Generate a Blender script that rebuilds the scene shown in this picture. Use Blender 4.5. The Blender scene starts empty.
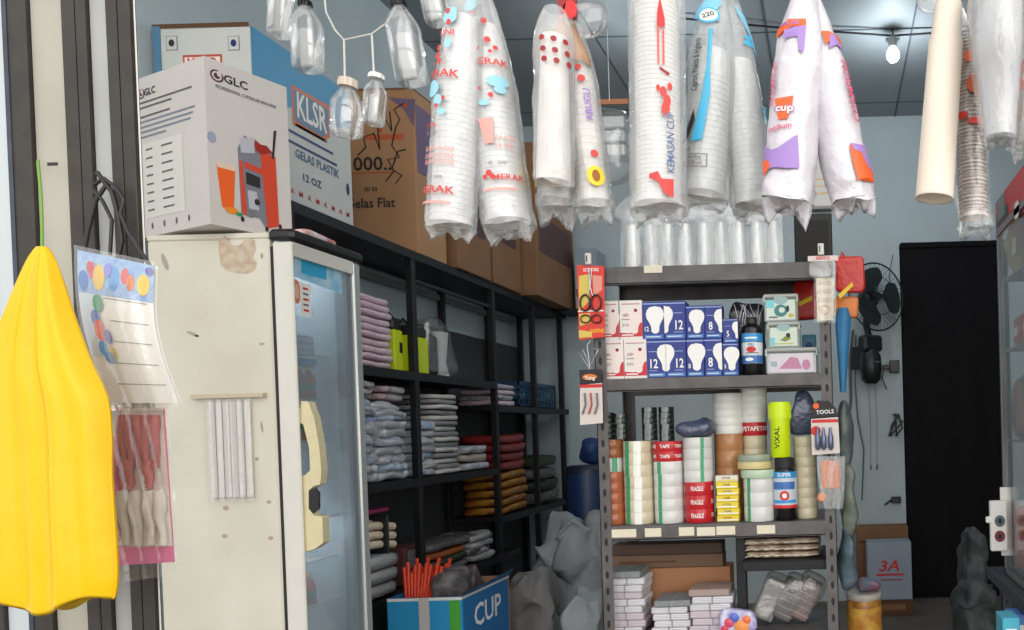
import bpy, math, random
from mathutils import Vector, Matrix, noise
random.seed(7)
SC = bpy.context.scene
COL = SC.collection
V = Vector

# ------------------------------------------------------------------ camera
EYE = V((0, 0, 1.6)); F = 750.0; PPX, PPY = 835.0, 437.0
PITCH, ROLL = -0.016, 0.028
fwd = V((0, math.cos(PITCH), math.sin(PITCH)))
upv = V((0, -math.sin(PITCH), math.cos(PITCH)))
rgt = V((1, 0, 0))
c_, s_ = math.cos(ROLL), math.sin(ROLL)
camR = rgt * c_ - upv * s_
camU = upv * c_ + rgt * s_
def ray(px, py):
    return fwd + camR * ((px - PPX) / F) - camU * ((py - PPY) / F)
def hy(px, py, d):            # point where the sight line meets the wall y = d
    r = ray(px, py); return EYE + r * (d / r.y)
def hx(px, py, x):            # meets the wall x = x
    r = ray(px, py); return EYE + r * (x / r.x)
def hz(px, py, z):
    r = ray(px, py); return EYE + r * ((z - EYE.z) / r.z)
def proj(p):
    q = V(p) - EYE; w = q.dot(fwd)
    return PPX + F * q.dot(camR) / w, PPY - F * q.dot(camU) / w
cam_d = bpy.data.cameras.new('camera'); cam = bpy.data.objects.new('camera', cam_d); COL.objects.link(cam)
m = Matrix((camR, camU, -fwd)).transposed().to_4x4(); m.translation = EYE
cam.matrix_world = m
cam_d.sensor_fit = 'HORIZONTAL'; cam_d.sensor_width = 36.0; cam_d.lens = 36.0 * F / 1024
cam_d.shift_x = -(PPX - 512) / 1024.0; cam_d.shift_y = (PPY - 315) / 1024.0
cam_d.clip_start = 0.02
SC.camera = cam

# ------------------------------------------------------------------ materials
def lin(c):
    return tuple((x / 12.92 if x <= .04045 else ((x + .055) / 1.055) ** 2.4) for x in (v / 255.0 for v in c))
MATS = {}
def mat(name, rgb=None, rough=.5, metal=0.0, var=0.0, vscale=8.0, bump=0.0, bscale=30.0, spec=.5, rgb2=None, sheen=0):
    if name in MATS: return MATS[name]
    m = bpy.data.materials.new(name); m.use_nodes = True; MATS[name] = m
    nt = m.node_tree; b = nt.nodes['Principled BSDF']
    c = lin(rgb) + (1,)
    b.inputs['Base Color'].default_value = c
    b.inputs['Roughness'].default_value = rough; b.inputs['Metallic'].default_value = metal
    b.inputs['Specular IOR Level'].default_value = spec
    if var or rgb2 or bump:
        tc = nt.nodes.new('ShaderNodeTexCoord')
    if var or rgb2:
        n = nt.nodes.new('ShaderNodeTexNoise'); n.inputs['Scale'].default_value = vscale; n.inputs['Detail'].default_value = 5
        nt.links.new(tc.outputs['Object'], n.inputs['Vector'])
        r = nt.nodes.new('ShaderNodeValToRGB')
        d = lin(rgb2) if rgb2 else tuple(x * (1 - var) for x in c[:3])
        r.color_ramp.elements[0].position = .35; r.color_ramp.elements[1].position = .65
        r.color_ramp.elements[0].color = tuple(d) + (1,); r.color_ramp.elements[1].color = c
        nt.links.new(n.outputs['Fac'], r.inputs['Fac']); nt.links.new(r.outputs['Color'], b.inputs['Base Color'])
    if bump:
        n2 = nt.nodes.new('ShaderNodeTexNoise'); n2.inputs['Scale'].default_value = bscale; n2.inputs['Detail'].default_value = 3
        nt.links.new(tc.outputs['Object'], n2.inputs['Vector'])
        bp = nt.nodes.new('ShaderNodeBump'); bp.inputs['Strength'].default_value = bump; bp.inputs['Distance'].default_value = .01
        nt.links.new(n2.outputs['Fac'], bp.inputs['Height']); nt.links.new(bp.outputs['Normal'], b.inputs['Normal'])
    return m
def film(name, rgb=(240, 244, 246), clear=.6, rough=.12, bump=.5, bscale=25, gl=.35, fres=.4):
    """thin clear plastic: part see-through, part milky, with a shine"""
    if name in MATS: return MATS[name]
    m = bpy.data.materials.new(name); m.use_nodes = True; MATS[name] = m
    nt = m.node_tree; nt.nodes.clear()
    o = nt.nodes.new('ShaderNodeOutputMaterial')
    tr = nt.nodes.new('ShaderNodeBsdfTransparent')
    df = nt.nodes.new('ShaderNodeBsdfDiffuse'); df.inputs['Color'].default_value = lin(rgb) + (1,)
    gs = nt.nodes.new('ShaderNodeBsdfGlossy'); gs.inputs['Roughness'].default_value = rough
    gs.inputs['Color'].default_value = (1, 1, 1, 1)
    m1 = nt.nodes.new('ShaderNodeMixShader'); m1.inputs[0].default_value = 1 - clear
    m2 = nt.nodes.new('ShaderNodeMixShader')
    fr = nt.nodes.new('ShaderNodeFresnel'); fr.inputs['IOR'].default_value = 1.45
    mm = nt.nodes.new('ShaderNodeMath'); mm.operation = 'MULTIPLY_ADD'; mm.inputs[1].default_value = fres; mm.inputs[2].default_value = gl * .2
    nt.links.new(fr.outputs[0], mm.inputs[0]); nt.links.new(mm.outputs[0], m2.inputs[0])
    nt.links.new(tr.outputs[0], m1.inputs[1]); nt.links.new(df.outputs[0], m1.inputs[2])
    nt.links.new(m1.outputs[0], m2.inputs[1]); nt.links.new(gs.outputs[0], m2.inputs[2])
    nt.links.new(m2.outputs[0], o.inputs['Surface'])
    if bump:
        tc = nt.nodes.new('ShaderNodeTexCoord')
        n2 = nt.nodes.new('ShaderNodeTexNoise'); n2.inputs['Scale'].default_value = bscale; n2.inputs['Detail'].default_value = 4
        nt.links.new(tc.outputs['Object'], n2.inputs['Vector'])
        bp = nt.nodes.new('ShaderNodeBump'); bp.inputs['Strength'].default_value = bump; bp.inputs['Distance'].default_value = .01
        nt.links.new(n2.outputs['Fac'], bp.inputs['Height'])
        for q in (df, gs): nt.links.new(bp.outputs['Normal'], q.inputs['Normal'])
    return m
def glow(name, rgb, strength):
    m = bpy.data.materials.new(name); m.use_nodes = True; MATS[name] = m
    b = m.node_tree.nodes['Principled BSDF']
    b.inputs['Base Color'].default_value = lin(rgb) + (1,)
    b.inputs['Emission Color'].default_value = lin(rgb) + (1,); b.inputs['Emission Strength'].default_value = strength
    return m

# ------------------------------------------------------------------ surfaces to print on
class Flat:
    def __init__(s, o, ux, uy, n=None):
        s.o = V(o); s.ux = V(ux).normalized(); s.uy = V(uy).normalized()
        s.n = V(n) if n else s.ux.cross(s.uy).normalized()
    def __call__(s, x, y, off=0): return s.o + s.ux * x + s.uy * y + s.n * off
class Bil:          # a bent sheet, x and y run 0..1, y up
    def __init__(s, bl, br, tl, tr, bulge=0.0):
        s.c = [V(q) for q in (bl, br, tl, tr)]; s.b = bulge
        s.n = ((s.c[1] - s.c[0]).cross(s.c[2] - s.c[0])).normalized()
    def __call__(s, x, y, off=0):
        a, b, c, d = s.c
        p = (a * (1 - x) + b * x) * (1 - y) + (c * (1 - x) + d * x) * y
        return p + s.n * (off + s.b * math.sin(math.pi * max(0, min(1, y))) * (0.4 + .6 * math.sin(math.pi * max(0, min(1, x)))))
class Tube:         # a round sleeve hanging from A to B; x across the front, y down from A
    def __init__(s, A, B, rad, front=(0, -1, 0)):
        s.A = V(A); s.B = V(B); s.L = (s.B - s.A).length; s.a = (s.B - s.A).normalized()
        f = V(front); s.f = (f - s.a * f.dot(s.a)).normalized(); s.s = s.f.cross(s.a).normalized()
        if s.s.x < 0 and abs(s.s.x) > .3: s.s = -s.s
        s.rad = rad
    def __call__(s, x, y, off=0):
        r = s.rad(y); ph = x / max(r, .01)
        return s.A + s.a * y + (s.s * math.sin(ph) + s.f * math.cos(ph)) * (r + off)

class Cyl:
    def __init__(s, r, z=0): s.r = r
    def __call__(s, x, y, off=0):
        a = x / s.r; return V((math.sin(a) * (s.r + off), -math.cos(a) * (s.r + off), y))
_TXT = {}
def text_mesh(txt, shear=0.0):
    k = (txt, shear)
    if k not in _TXT:
        cu = bpy.data.curves.new('lettering', 'FONT'); cu.body = txt; cu.size = 1; cu.resolution_u = 2
        cu.offset = .018; cu.align_x = 'CENTER'; cu.align_y = 'CENTER'; cu.shear = shear
        ob = bpy.data.objects.new('lettering', cu); COL.objects.link(ob)
        dg = bpy.context.evaluated_depsgraph_get(); me = ob.evaluated_get(dg).to_mesh()
        _TXT[k] = ([(v.co.x, v.co.y) for v in me.vertices], [tuple(p.vertices) for p in me.polygons])
        bpy.data.objects.remove(ob); bpy.data.curves.remove(cu)
    return _TXT[k]

class MB:
    def __init__(s): s.v = []; s.f = []; s.mi = []; s.sm = []; s.ms = []; s.T = None
    def _m(s, m):
        if m not in s.ms: s.ms.append(m)
        return s.ms.index(m)
    def add(s, vs, fs, m, smooth=False):
        b = len(s.v)
        for q in vs:
            q = V(q); s.v.append(s.T @ q if s.T else q)
        i = s._m(m)
        for f in fs: s.f.append(tuple(b + k for k in f)); s.mi.append(i); s.sm.append(smooth)
        return s
    def box(s, lo, hi, m, ch=0.0):
        x0, y0, z0 = lo; x1, y1, z1 = hi
        if x0 > x1: x0, x1 = x1, x0
        if y0 > y1: y0, y1 = y1, y0
        if z0 > z1: z0, z1 = z1, z0
        if ch <= 0:
            vs = [(x, y, z) for z in (z0, z1) for y in (y0, y1) for x in (x0, x1)]
            return s.add(vs, [(0, 2, 3, 1), (4, 5, 7, 6), (0, 1, 5, 4), (2, 6, 7, 3), (0, 4, 6, 2), (1, 3, 7, 5)], m)
        c = min(ch, (x1 - x0) / 2.2, (y1 - y0) / 2.2, (z1 - z0) / 2.2)
        vs = []; idx = {}
        for a in (0, 1):
            for b in (0, 1):
                for d in (0, 1):
                    X = (x0, x1)[a]; Y = (y0, y1)[b]; Z = (z0, z1)[d]
                    sx = (1, -1)[a] * c; sy = (1, -1)[b] * c; sz = (1, -1)[d] * c
                    idx[a, b, d] = len(vs)
                    vs += [(X, Y + sy, Z + sz), (X + sx, Y, Z + sz), (X + sx, Y + sy, Z)]
        g = lambda a, b, d, k: idx[a, b, d] + k
        fs = [(g(0,0,0,0), g(0,0,1,0), g(0,1,1,0), g(0,1,0,0)), (g(1,0,0,0), g(1,1,0,0), g(1,1,1,0), g(1,0,1,0)),
              (g(0,0,0,1), g(1,0,0,1), g(1,0,1,1), g(0,0,1,1)), (g(0,1,0,1), g(0,1,1,1), g(1,1,1,1), g(1,1,0,1)),
              (g(0,0,0,2), g(0,1,0,2), g(1,1,0,2), g(1,0,0,2)), (g(0,0,1,2), g(1,0,1,2), g(1,1,1,2), g(0,1,1,2))]
        for b in (0, 1):
            for d in (0, 1): fs.append((g(0,b,d,1), g(0,b,d,2), g(1,b,d,2), g(1,b,d,1)))
        for a in (0, 1):
            for d in (0, 1): fs.append((g(a,0,d,0), g(a,0,d,2), g(a,1,d,2), g(a,1,d,0)))
        for a in (0, 1):
            for b in (0, 1): fs.append((g(a,b,0,0), g(a,b,0,1), g(a,b,1,1), g(a,b,1,0)))
        for a in (0, 1):
            for b in (0, 1):
                for d in (0, 1): fs.append((g(a,b,d,0), g(a,b,d,1), g(a,b,d,2)))
        return s.add(vs, fs, m)
    def ring(s, rings, m, smooth=True, cap0=True, cap1=True, closed=True):
        n = len(rings[0]); vs = [p for r in rings for p in r]; fs = []
        for i in range(len(rings) - 1):
            for j in range(n if closed else n - 1):
                k = (j + 1) % n
                fs.append((i * n + j, i * n + k, (i + 1) * n + k, (i + 1) * n + j))
        s.add(vs, fs, m, smooth)
        if closed and cap0: s.add(rings[0], [tuple(range(n))[::-1]], m)
        if closed and cap1: s.add(rings[-1], [tuple(range(n))], m)
        return s
    def lathe(s, prof, m, c=(0, 0, 0), n=24, smooth=True, cap0=True, cap1=True):
        c = V(c)
        R = [[c + V((r * math.cos(2 * math.pi * k / n), r * math.sin(2 * math.pi * k / n), z)) for k in range(n)] for r, z in prof]
        return s.ring(R, m, smooth, cap0, cap1)
    def tube(s, path, r, m, n=8, smooth=True):
        path = [V(p) for p in path]; R = []; up = None
        for i, p in enumerate(path):
            t = (path[min(i + 1, len(path) - 1)] - path[max(i - 1, 0)]).normalized()
            if up is None: up = V((0, 0, 1)) if abs(t.z) < .9 else V((0, 1, 0))
            a = t.cross(up)
            if a.length < 1e-4: a = t.cross(V((1, 0, 0)))
            a.normalize(); b = a.cross(t).normalized(); up = b
            rr = r(i / (len(path) - 1)) if callable(r) else r
            R.append([p + (a * math.cos(2 * math.pi * k / n) + b * math.sin(2 * math.pi * k / n)) * rr for k in range(n)])
        return s.ring(R, m, smooth)
    def prism(s, S, pts, depth, m, off=0):
        n = len(pts)
        a = [S(x, y, off) for x, y in pts]; b = [S(x, y, off - depth) for x, y in pts]
        s.add(a, [tuple(range(n))], m); s.add(b, [tuple(range(n))[::-1]], m)
        return s.add(a + b, [(i, (i + 1) % n, n + (i + 1) % n, n + i) for i in range(n)], m)
    def sheet(s, fn, nu, nv, m, smooth=True):
        vs = [fn(i / nu, j / nv) for j in range(nv + 1) for i in range(nu + 1)]
        return s.add(vs, [(j * (nu + 1) + i, j * (nu + 1) + i + 1, (j + 1) * (nu + 1) + i + 1, (j + 1) * (nu + 1) + i) for j in range(nv) for i in range(nu)], m, smooth)
    # ---- printed marks
    def rect(s, S, x0, y0, x1, y1, m, off=.0008, nx=1, ny=1):
        return s.sheet(lambda u, v: S(x0 + (x1 - x0) * u, y0 + (y1 - y0) * v, off), nx, ny, m, False)
    def poly(s, S, pts, m, off=.0012):
        if isinstance(S, (Tube, Cyl)) :
            x0 = min(p[0] for p in pts); x1 = max(p[0] for p in pts); y0 = min(p[1] for p in pts); y1 = max(p[1] for p in pts)
            st = .005; V2 = [Vector(p) for p in pts]
            from mathutils.geometry import delaunay_2d_cdt
            nn = len(pts)
            if (x1 - x0) > st * 1.5 and (x1 - x0) * (y1 - y0) / st / st < 6000:
                xs = [x0 + st * (i + .5) for i in range(int((x1 - x0) / st))]; ys = [y0 + (y1 - y0) * (j + .5) / max(1, int((y1 - y0) / (st * 2))) for j in range(max(1, int((y1 - y0) / (st * 2))))]
                V2 += [Vector((x, y)) for x in xs for y in ys]
                vo, eo, fo, *_ = delaunay_2d_cdt(V2, [], [list(range(nn))], 1, 1e-6)
                return s.add([S(v[0], v[1], off) for v in vo], [tuple(f) for f in fo], m)
        return s.add([S(x, y, off) for x, y in pts], [tuple(range(len(pts)))], m)
    def ell(s, S, cx, cy, rx, ry, m, off=.0012, n=14, rot=0):
        c, q = math.cos(rot), math.sin(rot)
        P = []
        for k in range(n):
            a = 2 * math.pi * k / n; x = rx * math.cos(a); y = ry * math.sin(a)
            P.append((cx + x * c - y * q, cy + x * q + y * c))
        return s.poly(S, P, m, off)
    def text(s, S, t, cx, cy, h, m, off=.0016, rot=0, sx=1, flipy=False, shear=0.0):
        vs, fs = text_mesh(t, shear); c, q = math.cos(rot), math.sin(rot); out = []
        for x, y in vs:
            x *= h * sx * 1.3; y *= h * 1.3
            X = x * c - y * q; Y = x * q + y * c
            if flipy: Y = -Y
            out.append(S(cx + X, cy + Y, off))
        return s.add(out, fs, m)
    def mesh(s, name):
        me = bpy.data.meshes.new(name); me.from_pydata([tuple(q) for q in s.v], [], s.f)
        for mm in s.ms: me.materials.append(mm)
        me.polygons.foreach_set('material_index', s.mi); me.polygons.foreach_set('use_smooth', s.sm)
        me.update(); return me
def link(name, mb, parent=None, loc=None, bevel=0, label=None):
    o = bpy.data.objects.new(name, mb.mesh(name)); COL.objects.link(o)
    MBOF[o.name] = mb
    if parent: o.parent = parent
    if loc is not None: o.location = loc
    if bevel:
        b = o.modifiers.new('soft edge', 'BEVEL'); b.width = bevel; b.segments = 2; b.limit_method = 'ANGLE'
    if label: o['label'] = label
    return o
MBOF = {}
def weld(b, o):
    """print marks become part of the mesh they lie on"""
    M_ = MBOF[o.name]; base = len(M_.v); M_.v += b.v
    for f, i, sm_ in zip(b.f, b.mi, b.sm):
        M_.f.append(tuple(k + base for k in f)); M_.mi.append(M_._m(b.ms[i])); M_.sm.append(sm_)
    o.data = M_.mesh(o.name)
def tag(o, label, cat, group=None, kind=None):
    o['label'] = label; o['category'] = cat
    if group: o['group'] = group
    if kind: o['kind'] = kind
    return o
def thing(name, label, cat, loc=(0, 0, 0), rz=0, group=None):
    o = bpy.data.objects.new(name, None); COL.objects.link(o); o.empty_display_size = .05
    o.location = loc; o.rotation_euler = (0, 0, rz); return tag(o, label, cat, group)
def solo(name, mb, label, cat, loc=(0, 0, 0), group=None, rz=0, kind=None, bevel=0):
    o = link(name, mb, None, loc, bevel); o.rotation_euler = (0, 0, rz); return tag(o, label, cat, group, kind)
def struct(name, mb, parent=None):
    o = link(name, mb, parent)
    if not parent: o['kind'] = 'structure'
    return o
def dup(root, loc, label, rz=None, group=None, scale=None):
    def cp(o, par):
        c = o.copy(); COL.objects.link(c); c.parent = par
        for ch in o.children: cp(ch, c)
        return c
    r = cp(root, None); r.location = loc; r['label'] = label
    if rz is not None: r.rotation_euler = (0, 0, rz)
    if scale: r.scale = scale
    if group: r['group'] = group
    return r
ORD = ['bottom', 'second', 'third', 'fourth', 'fifth', 'sixth', 'seventh', 'eighth', 'ninth', 'tenth', 'eleventh', 'twelfth', 'thirteenth', 'fourteenth']
def updown(k, n):
    if k == n - 1: return 'topmost'
    if k == 0: return 'lowest'
    return ORD[k] + ' from bottom'
def pillow(mb, sx, sy, sz, m, seed=0, amp=.06, e=.35, nu=20, nv=10, c=(0, 0, 0), flat=True, zn=.4):
    """soft stuffed shape with a box-like plan, base at z = 0"""
    c = V(c); R = []
    sg = lambda w, p: math.copysign(abs(w) ** p, w)
    for j in range(nv + 1):
        b = -math.pi / 2 + math.pi * j / nv; ring = []
        cb, sb = abs(math.cos(b)) ** e if 0 < j < nv else 0.04, sg(math.sin(b), e)
        for k in range(nu):
            a = 2 * math.pi * k / nu
            x = sx / 2 * cb * sg(math.cos(a), e); y = sy / 2 * cb * sg(math.sin(a), e); z = sz / 2 * sb
            d = noise.noise_vector(V((x * 9 + seed * 3.1, y * 9, z * 9))) * amp * min(sx, sy, sz * 2)
            d.x *= .6; d.y *= .6; d.z *= zn
            p = V((x, y, z + sz / 2)) + d
            if flat: p.z = max(p.z, 0)
            ring.append(c + p)
        R.append(ring)
    return mb.ring(R, m)
# ------------------------------------------------------------------ palette
white = mat('white_paint', (225, 222, 214), .45, var=.06)
black = mat('black_matte', (22, 22, 24), .6)
blackg = mat('black_gloss', (18, 18, 20), .25)
rackm = mat('dark_grey_steel', (104, 100, 100), .5, .2, var=.3, vscale=14)
shelfb = mat('black_steel', (26, 26, 30), .5, .2, var=.2)
card = mat('cardboard', (180, 136, 98), .85, var=.1, vscale=5)
card2 = mat('cardboard_dark', (140, 102, 72), .85, var=.14, vscale=5)
carddk = mat('cardboard_edge', (96, 66, 44), .85)
red = mat('red_ink', (205, 40, 40), .5)
redd = mat('dark_red_ink', (150, 30, 34), .5)
blue = mat('blue_ink', (40, 70, 160), .5)
navy = mat('navy_print', (38, 48, 112), .45)
cyan = mat('cyan_ink', (52, 170, 215), .5)
green = mat('green_ink', (36, 150, 100), .5)
orange = mat('orange_ink', (240, 100, 30), .5)
yellow = mat('yellow_ink', (245, 205, 40), .5)
purple = mat('purple_ink', (150, 110, 190), .5)
pink = mat('pink_ink', (235, 110, 160), .5)
grey = mat('grey_ink', (120, 120, 124), .6)
ink = mat('black_ink', (40, 38, 40), .6)
paper = mat('white_paper', (246, 244, 240), .6)
cupw = mat('white_cup_plastic', (230, 228, 224), .35)
cream = mat('cream_plastic', (226, 212, 172), .4)
clear = film('clear_plastic_film', clear=.72)
milky = film('milky_plastic_film', rgb=(238, 240, 242), clear=.72, bump=.6, bscale=50, gl=.15)
thinf = film('thin_clear_wrap', clear=.92)
chrome = mat('chrome', (200, 200, 205), .25, .9)
string = mat('white_string', (215, 215, 210), .8)

D = 6.8; WL = -2.8; WR = 2.05; H = EYE.z; CZ = H + 2.765; Y0 = 1.75
# ------------------------------------------------------------------ room shell
wallm = mat('blue_grey_wall_paint', (188, 200, 204), .7, var=.10, vscale=1.6, bump=.15, bscale=12)
ceilm = mat('ceiling_panel_paint', (146, 152, 155), .6, var=.08, vscale=1.2)
floorm = mat('worn_concrete_floor', (120, 112, 104), .6, var=.35, vscale=3, bump=.2)
seam = mat('ceiling_seam', (84, 92, 98), .7)
b = MB(); b.box((WL - .12, Y0, -.1), (WR + .12, D + .12, 0), floorm); struct('floor', b)
b = MB(); b.box((WL - .12, Y0, -.02), (WL, D + .12, CZ), wallm); struct('wall_left', b)
b = MB(); b.box((WR, Y0, -.02), (WR + .12, D + .12, CZ), wallm); struct('wall_right', b)
dx0, dz1 = hy(899, 246, D).x, hy(950, 244, D).z
dx1 = dx0 + .98
b = MB(); b.box((WL, D, 0), (dx0, D + .12, CZ), wallm); b.box((dx1, D, 0), (WR, D + .12, CZ), wallm); b.box((dx0, D, dz1), (dx1, D + .12, CZ), wallm)
struct('wall_back', b)
b = MB(); b.box((WL - .12, Y0, CZ), (WR + .12, D + .12, CZ + .1), ceilm)
for yy in (2.9, 4.1, 5.3, 6.5):
    b.box((WL, yy - .006, CZ - .004), (WR, yy + .006, CZ), seam)
for xx in (-1.6, -.4, .62, 1.5):
    b.box((xx - .006, Y0, CZ - .004), (xx + .006, D, CZ), seam)
struct('ceiling', b)
b = MB(); b.box((1.95, Y0 - .12, 0), (WR + .12, Y0, CZ + .1), wallm)
b.box((WL - .12, Y0 - .12, 4.15), (1.95, Y0, CZ + .1), wallm); struct('wall_front', b)
b = MB(); b.box((-9, -9, -.1), (9, Y0, -.001), mat('street_concrete', (150, 146, 140), .8, var=.15)); struct('trim_1', b)
# dark doorway with its black curtain
doorm = mat('black_cloth', (24, 23, 25), .85, bump=.2, bscale=6, spec=.15)
b = MB()
b.sheet(lambda u, v: V((dx0 + .01 + (dx1 - dx0 - .02) * u, D - .015 - .012 * math.sin(u * 22) * (1.2 - v), .05 + (dz1 - .03) * v)), 60, 6, doorm)
b.box((dx0 - .0, D - .035, dz1 - .03), (dx1, D - .012, dz1 + .0), doorm)
b.box((dx0, D + .03, 0), (dx1, D + .12, dz1), doorm)
solo('door_curtain', b, 'long black curtain covering the doorway in the back wall', 'curtain')

# ------------------------------------------------------------------ folding gate on the left
GY = 1.45
gd = mat('dark_gate_steel', (58, 54, 50), .55, .2, var=.3, vscale=20)
gb = mat('beige_gate_panel', (172, 168, 156), .55, var=.10, vscale=6)
gl = mat('pale_gate_panel', (165, 166, 164), .5, var=.1, vscale=6)
gblue = mat('blue_grey_gate_edge', (62, 68, 84), .5, .2, var=.3, vscale=25)
gate = thing('folding_gate', 'dark steel folding gate with pale upright panels at the left edge', 'gate', (0, GY, 0))
def gx(p): return hy(p, 300, GY).x
def gstrip(name, p0, p1, dy0, dy1, m, lab=None):
    b = MB(); x0, x1 = gx(p0), gx(p1); b.box((x0, dy0, .01), (x1, dy1, 3.42), m, .0015)
    return link(name, b, gate, label=lab)
gstrip('channel', -40, -7, -.008, .008, gd)
gstrip('panel', -7, 18, .001, .004, mat('outer_pale_panel', (190, 198, 202), .5), 'pale blue-white panel')
a = gstrip('channel', 18, 42, -.008, .008, gd, 'dark steel channel with blue-grey edge')
b = MB(); b.box((gx(20), -.0095, .02), (gx(24), -.008, 3.4), gblue); link('edge_strip', b, a)
p = gstrip('panel', 42, 77, .001, .005, gb, 'beige panel')
b = MB()
P = hy(47, 164, GY); b.box((P.x, .0004, P.z - .003), (P.x + .02, .0012, P.z + .003), ink); link('screw', b, p)
for q0, q1, m_ in ((77, 90, gd), (91, 101, gd)):
    gstrip('channel', q0, q1, -.008, .008, m_)
gstrip('panel', 101, 121, .001, .005, gl, 'narrow pale panel')
gstrip('channel', 121, 132, -.008, .006, gd); gstrip('channel', 133, 145, -.008, .008, gd)
a = gstrip('edge_trim', 145.2, 147.0, 0, .002, white, 'thin white edge')
# pipe the goods hang from, just above the picture
YC = 1.5
b = MB(); b.tube([(-2.6, YC, 2.62), (1.98, YC, 2.62)], .016, rackm, n=12)
for x in (-2.5, 1.93): b.box((x - .015, YC - .01, 2.62), (x + .015, YC + .01, 4.2), rackm)
solo('hanging_pipe', b, 'steel pipe across the shop front that carries the hanging goods', 'pipe')

# ------------------------------------------------------------------ ceiling lights
bulbm = glow('lit_bulb', (235, 250, 255), 10)
def bulb(px, py, y, lab):
    P = hy(px, py, y)
    t = thing('light_bulb', lab, 'light bulb', (P.x, y, CZ), 0, 'bulbs under the ceiling')
    z = P.z - CZ
    b = MB(); prof = [(.004, -.048), (.03, -.04), (.044, -.018), (.047, 0), (.043, .02), (.03, .042), (.022, .055)]
    b.lathe(prof, bulbm, (0, 0, z), 20); link('globe', b, t)
    b = MB(); b.lathe([(.024, .053), (.03, .06), (.03, .11), (.024, .125), (.008, .13)], mat('socket_grey', (150, 155, 155), .5), (0, 0, z), 16)
    b.box((-.05, -.015, z + .095), (.05, .015, z + .115), MATS['socket_grey']); link('socket', b, t)
    b = MB(); b.tube([(0, 0, z + .125), (.01, 0, z * .5), (0, 0, 0)], .006, ink); link('cord', b, t)
    L = bpy.data.lights.new('bulb_light', 'POINT'); L.energy = 22; L.shadow_soft_size = .05; L.color = lin((232, 243, 250))
    lo = bpy.data.objects.new('bulb_light', L); COL.objects.link(lo); lo.location = (P.x, y, P.z - .01 - .05); lo.parent = None
    lo.location.z = P.z - .075
    return P
P1 = bulb(893, 55, 5.3, 'small lit white bulb hanging below the ceiling, right of the cup bags')
P2 = bulb(650, 60, 5.0, 'lit white bulb hidden behind the tall white cup bag in the middle')
b = MB(); z = CZ - .02
b.tube([(P2.x, 5.0, z), (P2.x + .4, 5.05, z - .03), (P2.x + .9, 5.2, z - .01), (P1.x, 5.3, z - .03), (P1.x + .5, 5.3, z - .01), (WR - .02, 5.3, z)], .007, ink, 6)
solo('ceiling_cable', b, 'thin dark electric cable running across the grey ceiling', 'cable')
SC.render.film_transparent = False
# daylight through the open front
sn = bpy.data.lights.new('soft_daylight', 'SUN'); sn.energy = 1.7; sn.angle = math.radians(70); sn.color = lin((255, 250, 243))
so = bpy.data.objects.new('soft_daylight', sn); COL.objects.link(so); so.location = (2, -4, 3)
so.rotation_euler = V((-.48, 1, -.26)).to_track_quat('-Z', 'Y').to_euler()
w = bpy.data.worlds.new('sky'); SC.world = w; w.use_nodes = True
bg = w.node_tree.nodes['Background']; bg.inputs['Color'].default_value = lin((246, 246, 244)) + (1,); bg.inputs['Strength'].default_value = 1.55
SC.view_settings.view_transform = 'Standard'; SC.view_settings.look = 'None'; SC.view_settings.gamma = 1
SC.view_settings.use_curve_mapping = False; SC.view_settings.exposure = .08
SC.cycles.use_denoising = True; SC.cycles.max_bounces = 10; SC.cycles.transparent_max_bounces = 24
SC.cycles.diffuse_bounces = 5; SC.cycles.glossy_bounces = 3; SC.cycles.caustics_reflective = False; SC.cycles.caustics_refractive = False
SC.cycles.sample_clamp_indirect = 4
# ================================================================== fridge
FY0, FY1 = 2.70, 3.09
fl = hy(146, 233, FY0).x; fr = hy(268, 232, FY0).x; fd = hy(291, 240, FY0).x
ftop = hy(268, 232, FY0).z
fw = mat('aged_white_enamel', (222, 217, 203), .35, rgb2=(206, 200, 184), vscale=2.5)
fin = mat('fridge_liner', (190, 204, 214), .4)
dark = mat('black_rubber', (34, 34, 36), .6)
FR = thing('display_fridge', 'tall white glass-door display fridge with a peeling side', 'fridge', (fl, FY0, 0))
W = fr - fl; DW = fd - fl; FDp = FY1 - FY0
b = MB(); T = .035
b.box((0, 0, .12), (W, T, ftop - .02), fw, .006); b.box((0, FDp - T, .12), (W, FDp, ftop - .02), fin, .006)
b.box((0, T, .12), (T, FDp - T, ftop - .02), fin); b.box((T, T, .12), (W, FDp - T, .2), fin); b.box((0, 0, ftop - .0205), (W, FDp, ftop), fw, .003)
body = link('body', b, FR)
for x in (.04, W - .08):
    for y in (.03, FDp - .07):
        b = MB(); b.lathe([(.02, 0), (.022, .04), (.018, .125)], dark, (x + .02, y + .02, 0), 12); link('foot', b, FR)
S = Flat((0, 0, 0), (1, 0, 0), (0, 0, 1), (0, -1, 0))
def fpx(px, py):
    p = hy(px, py, FY0); return (p.x - fl, p.z)
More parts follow.
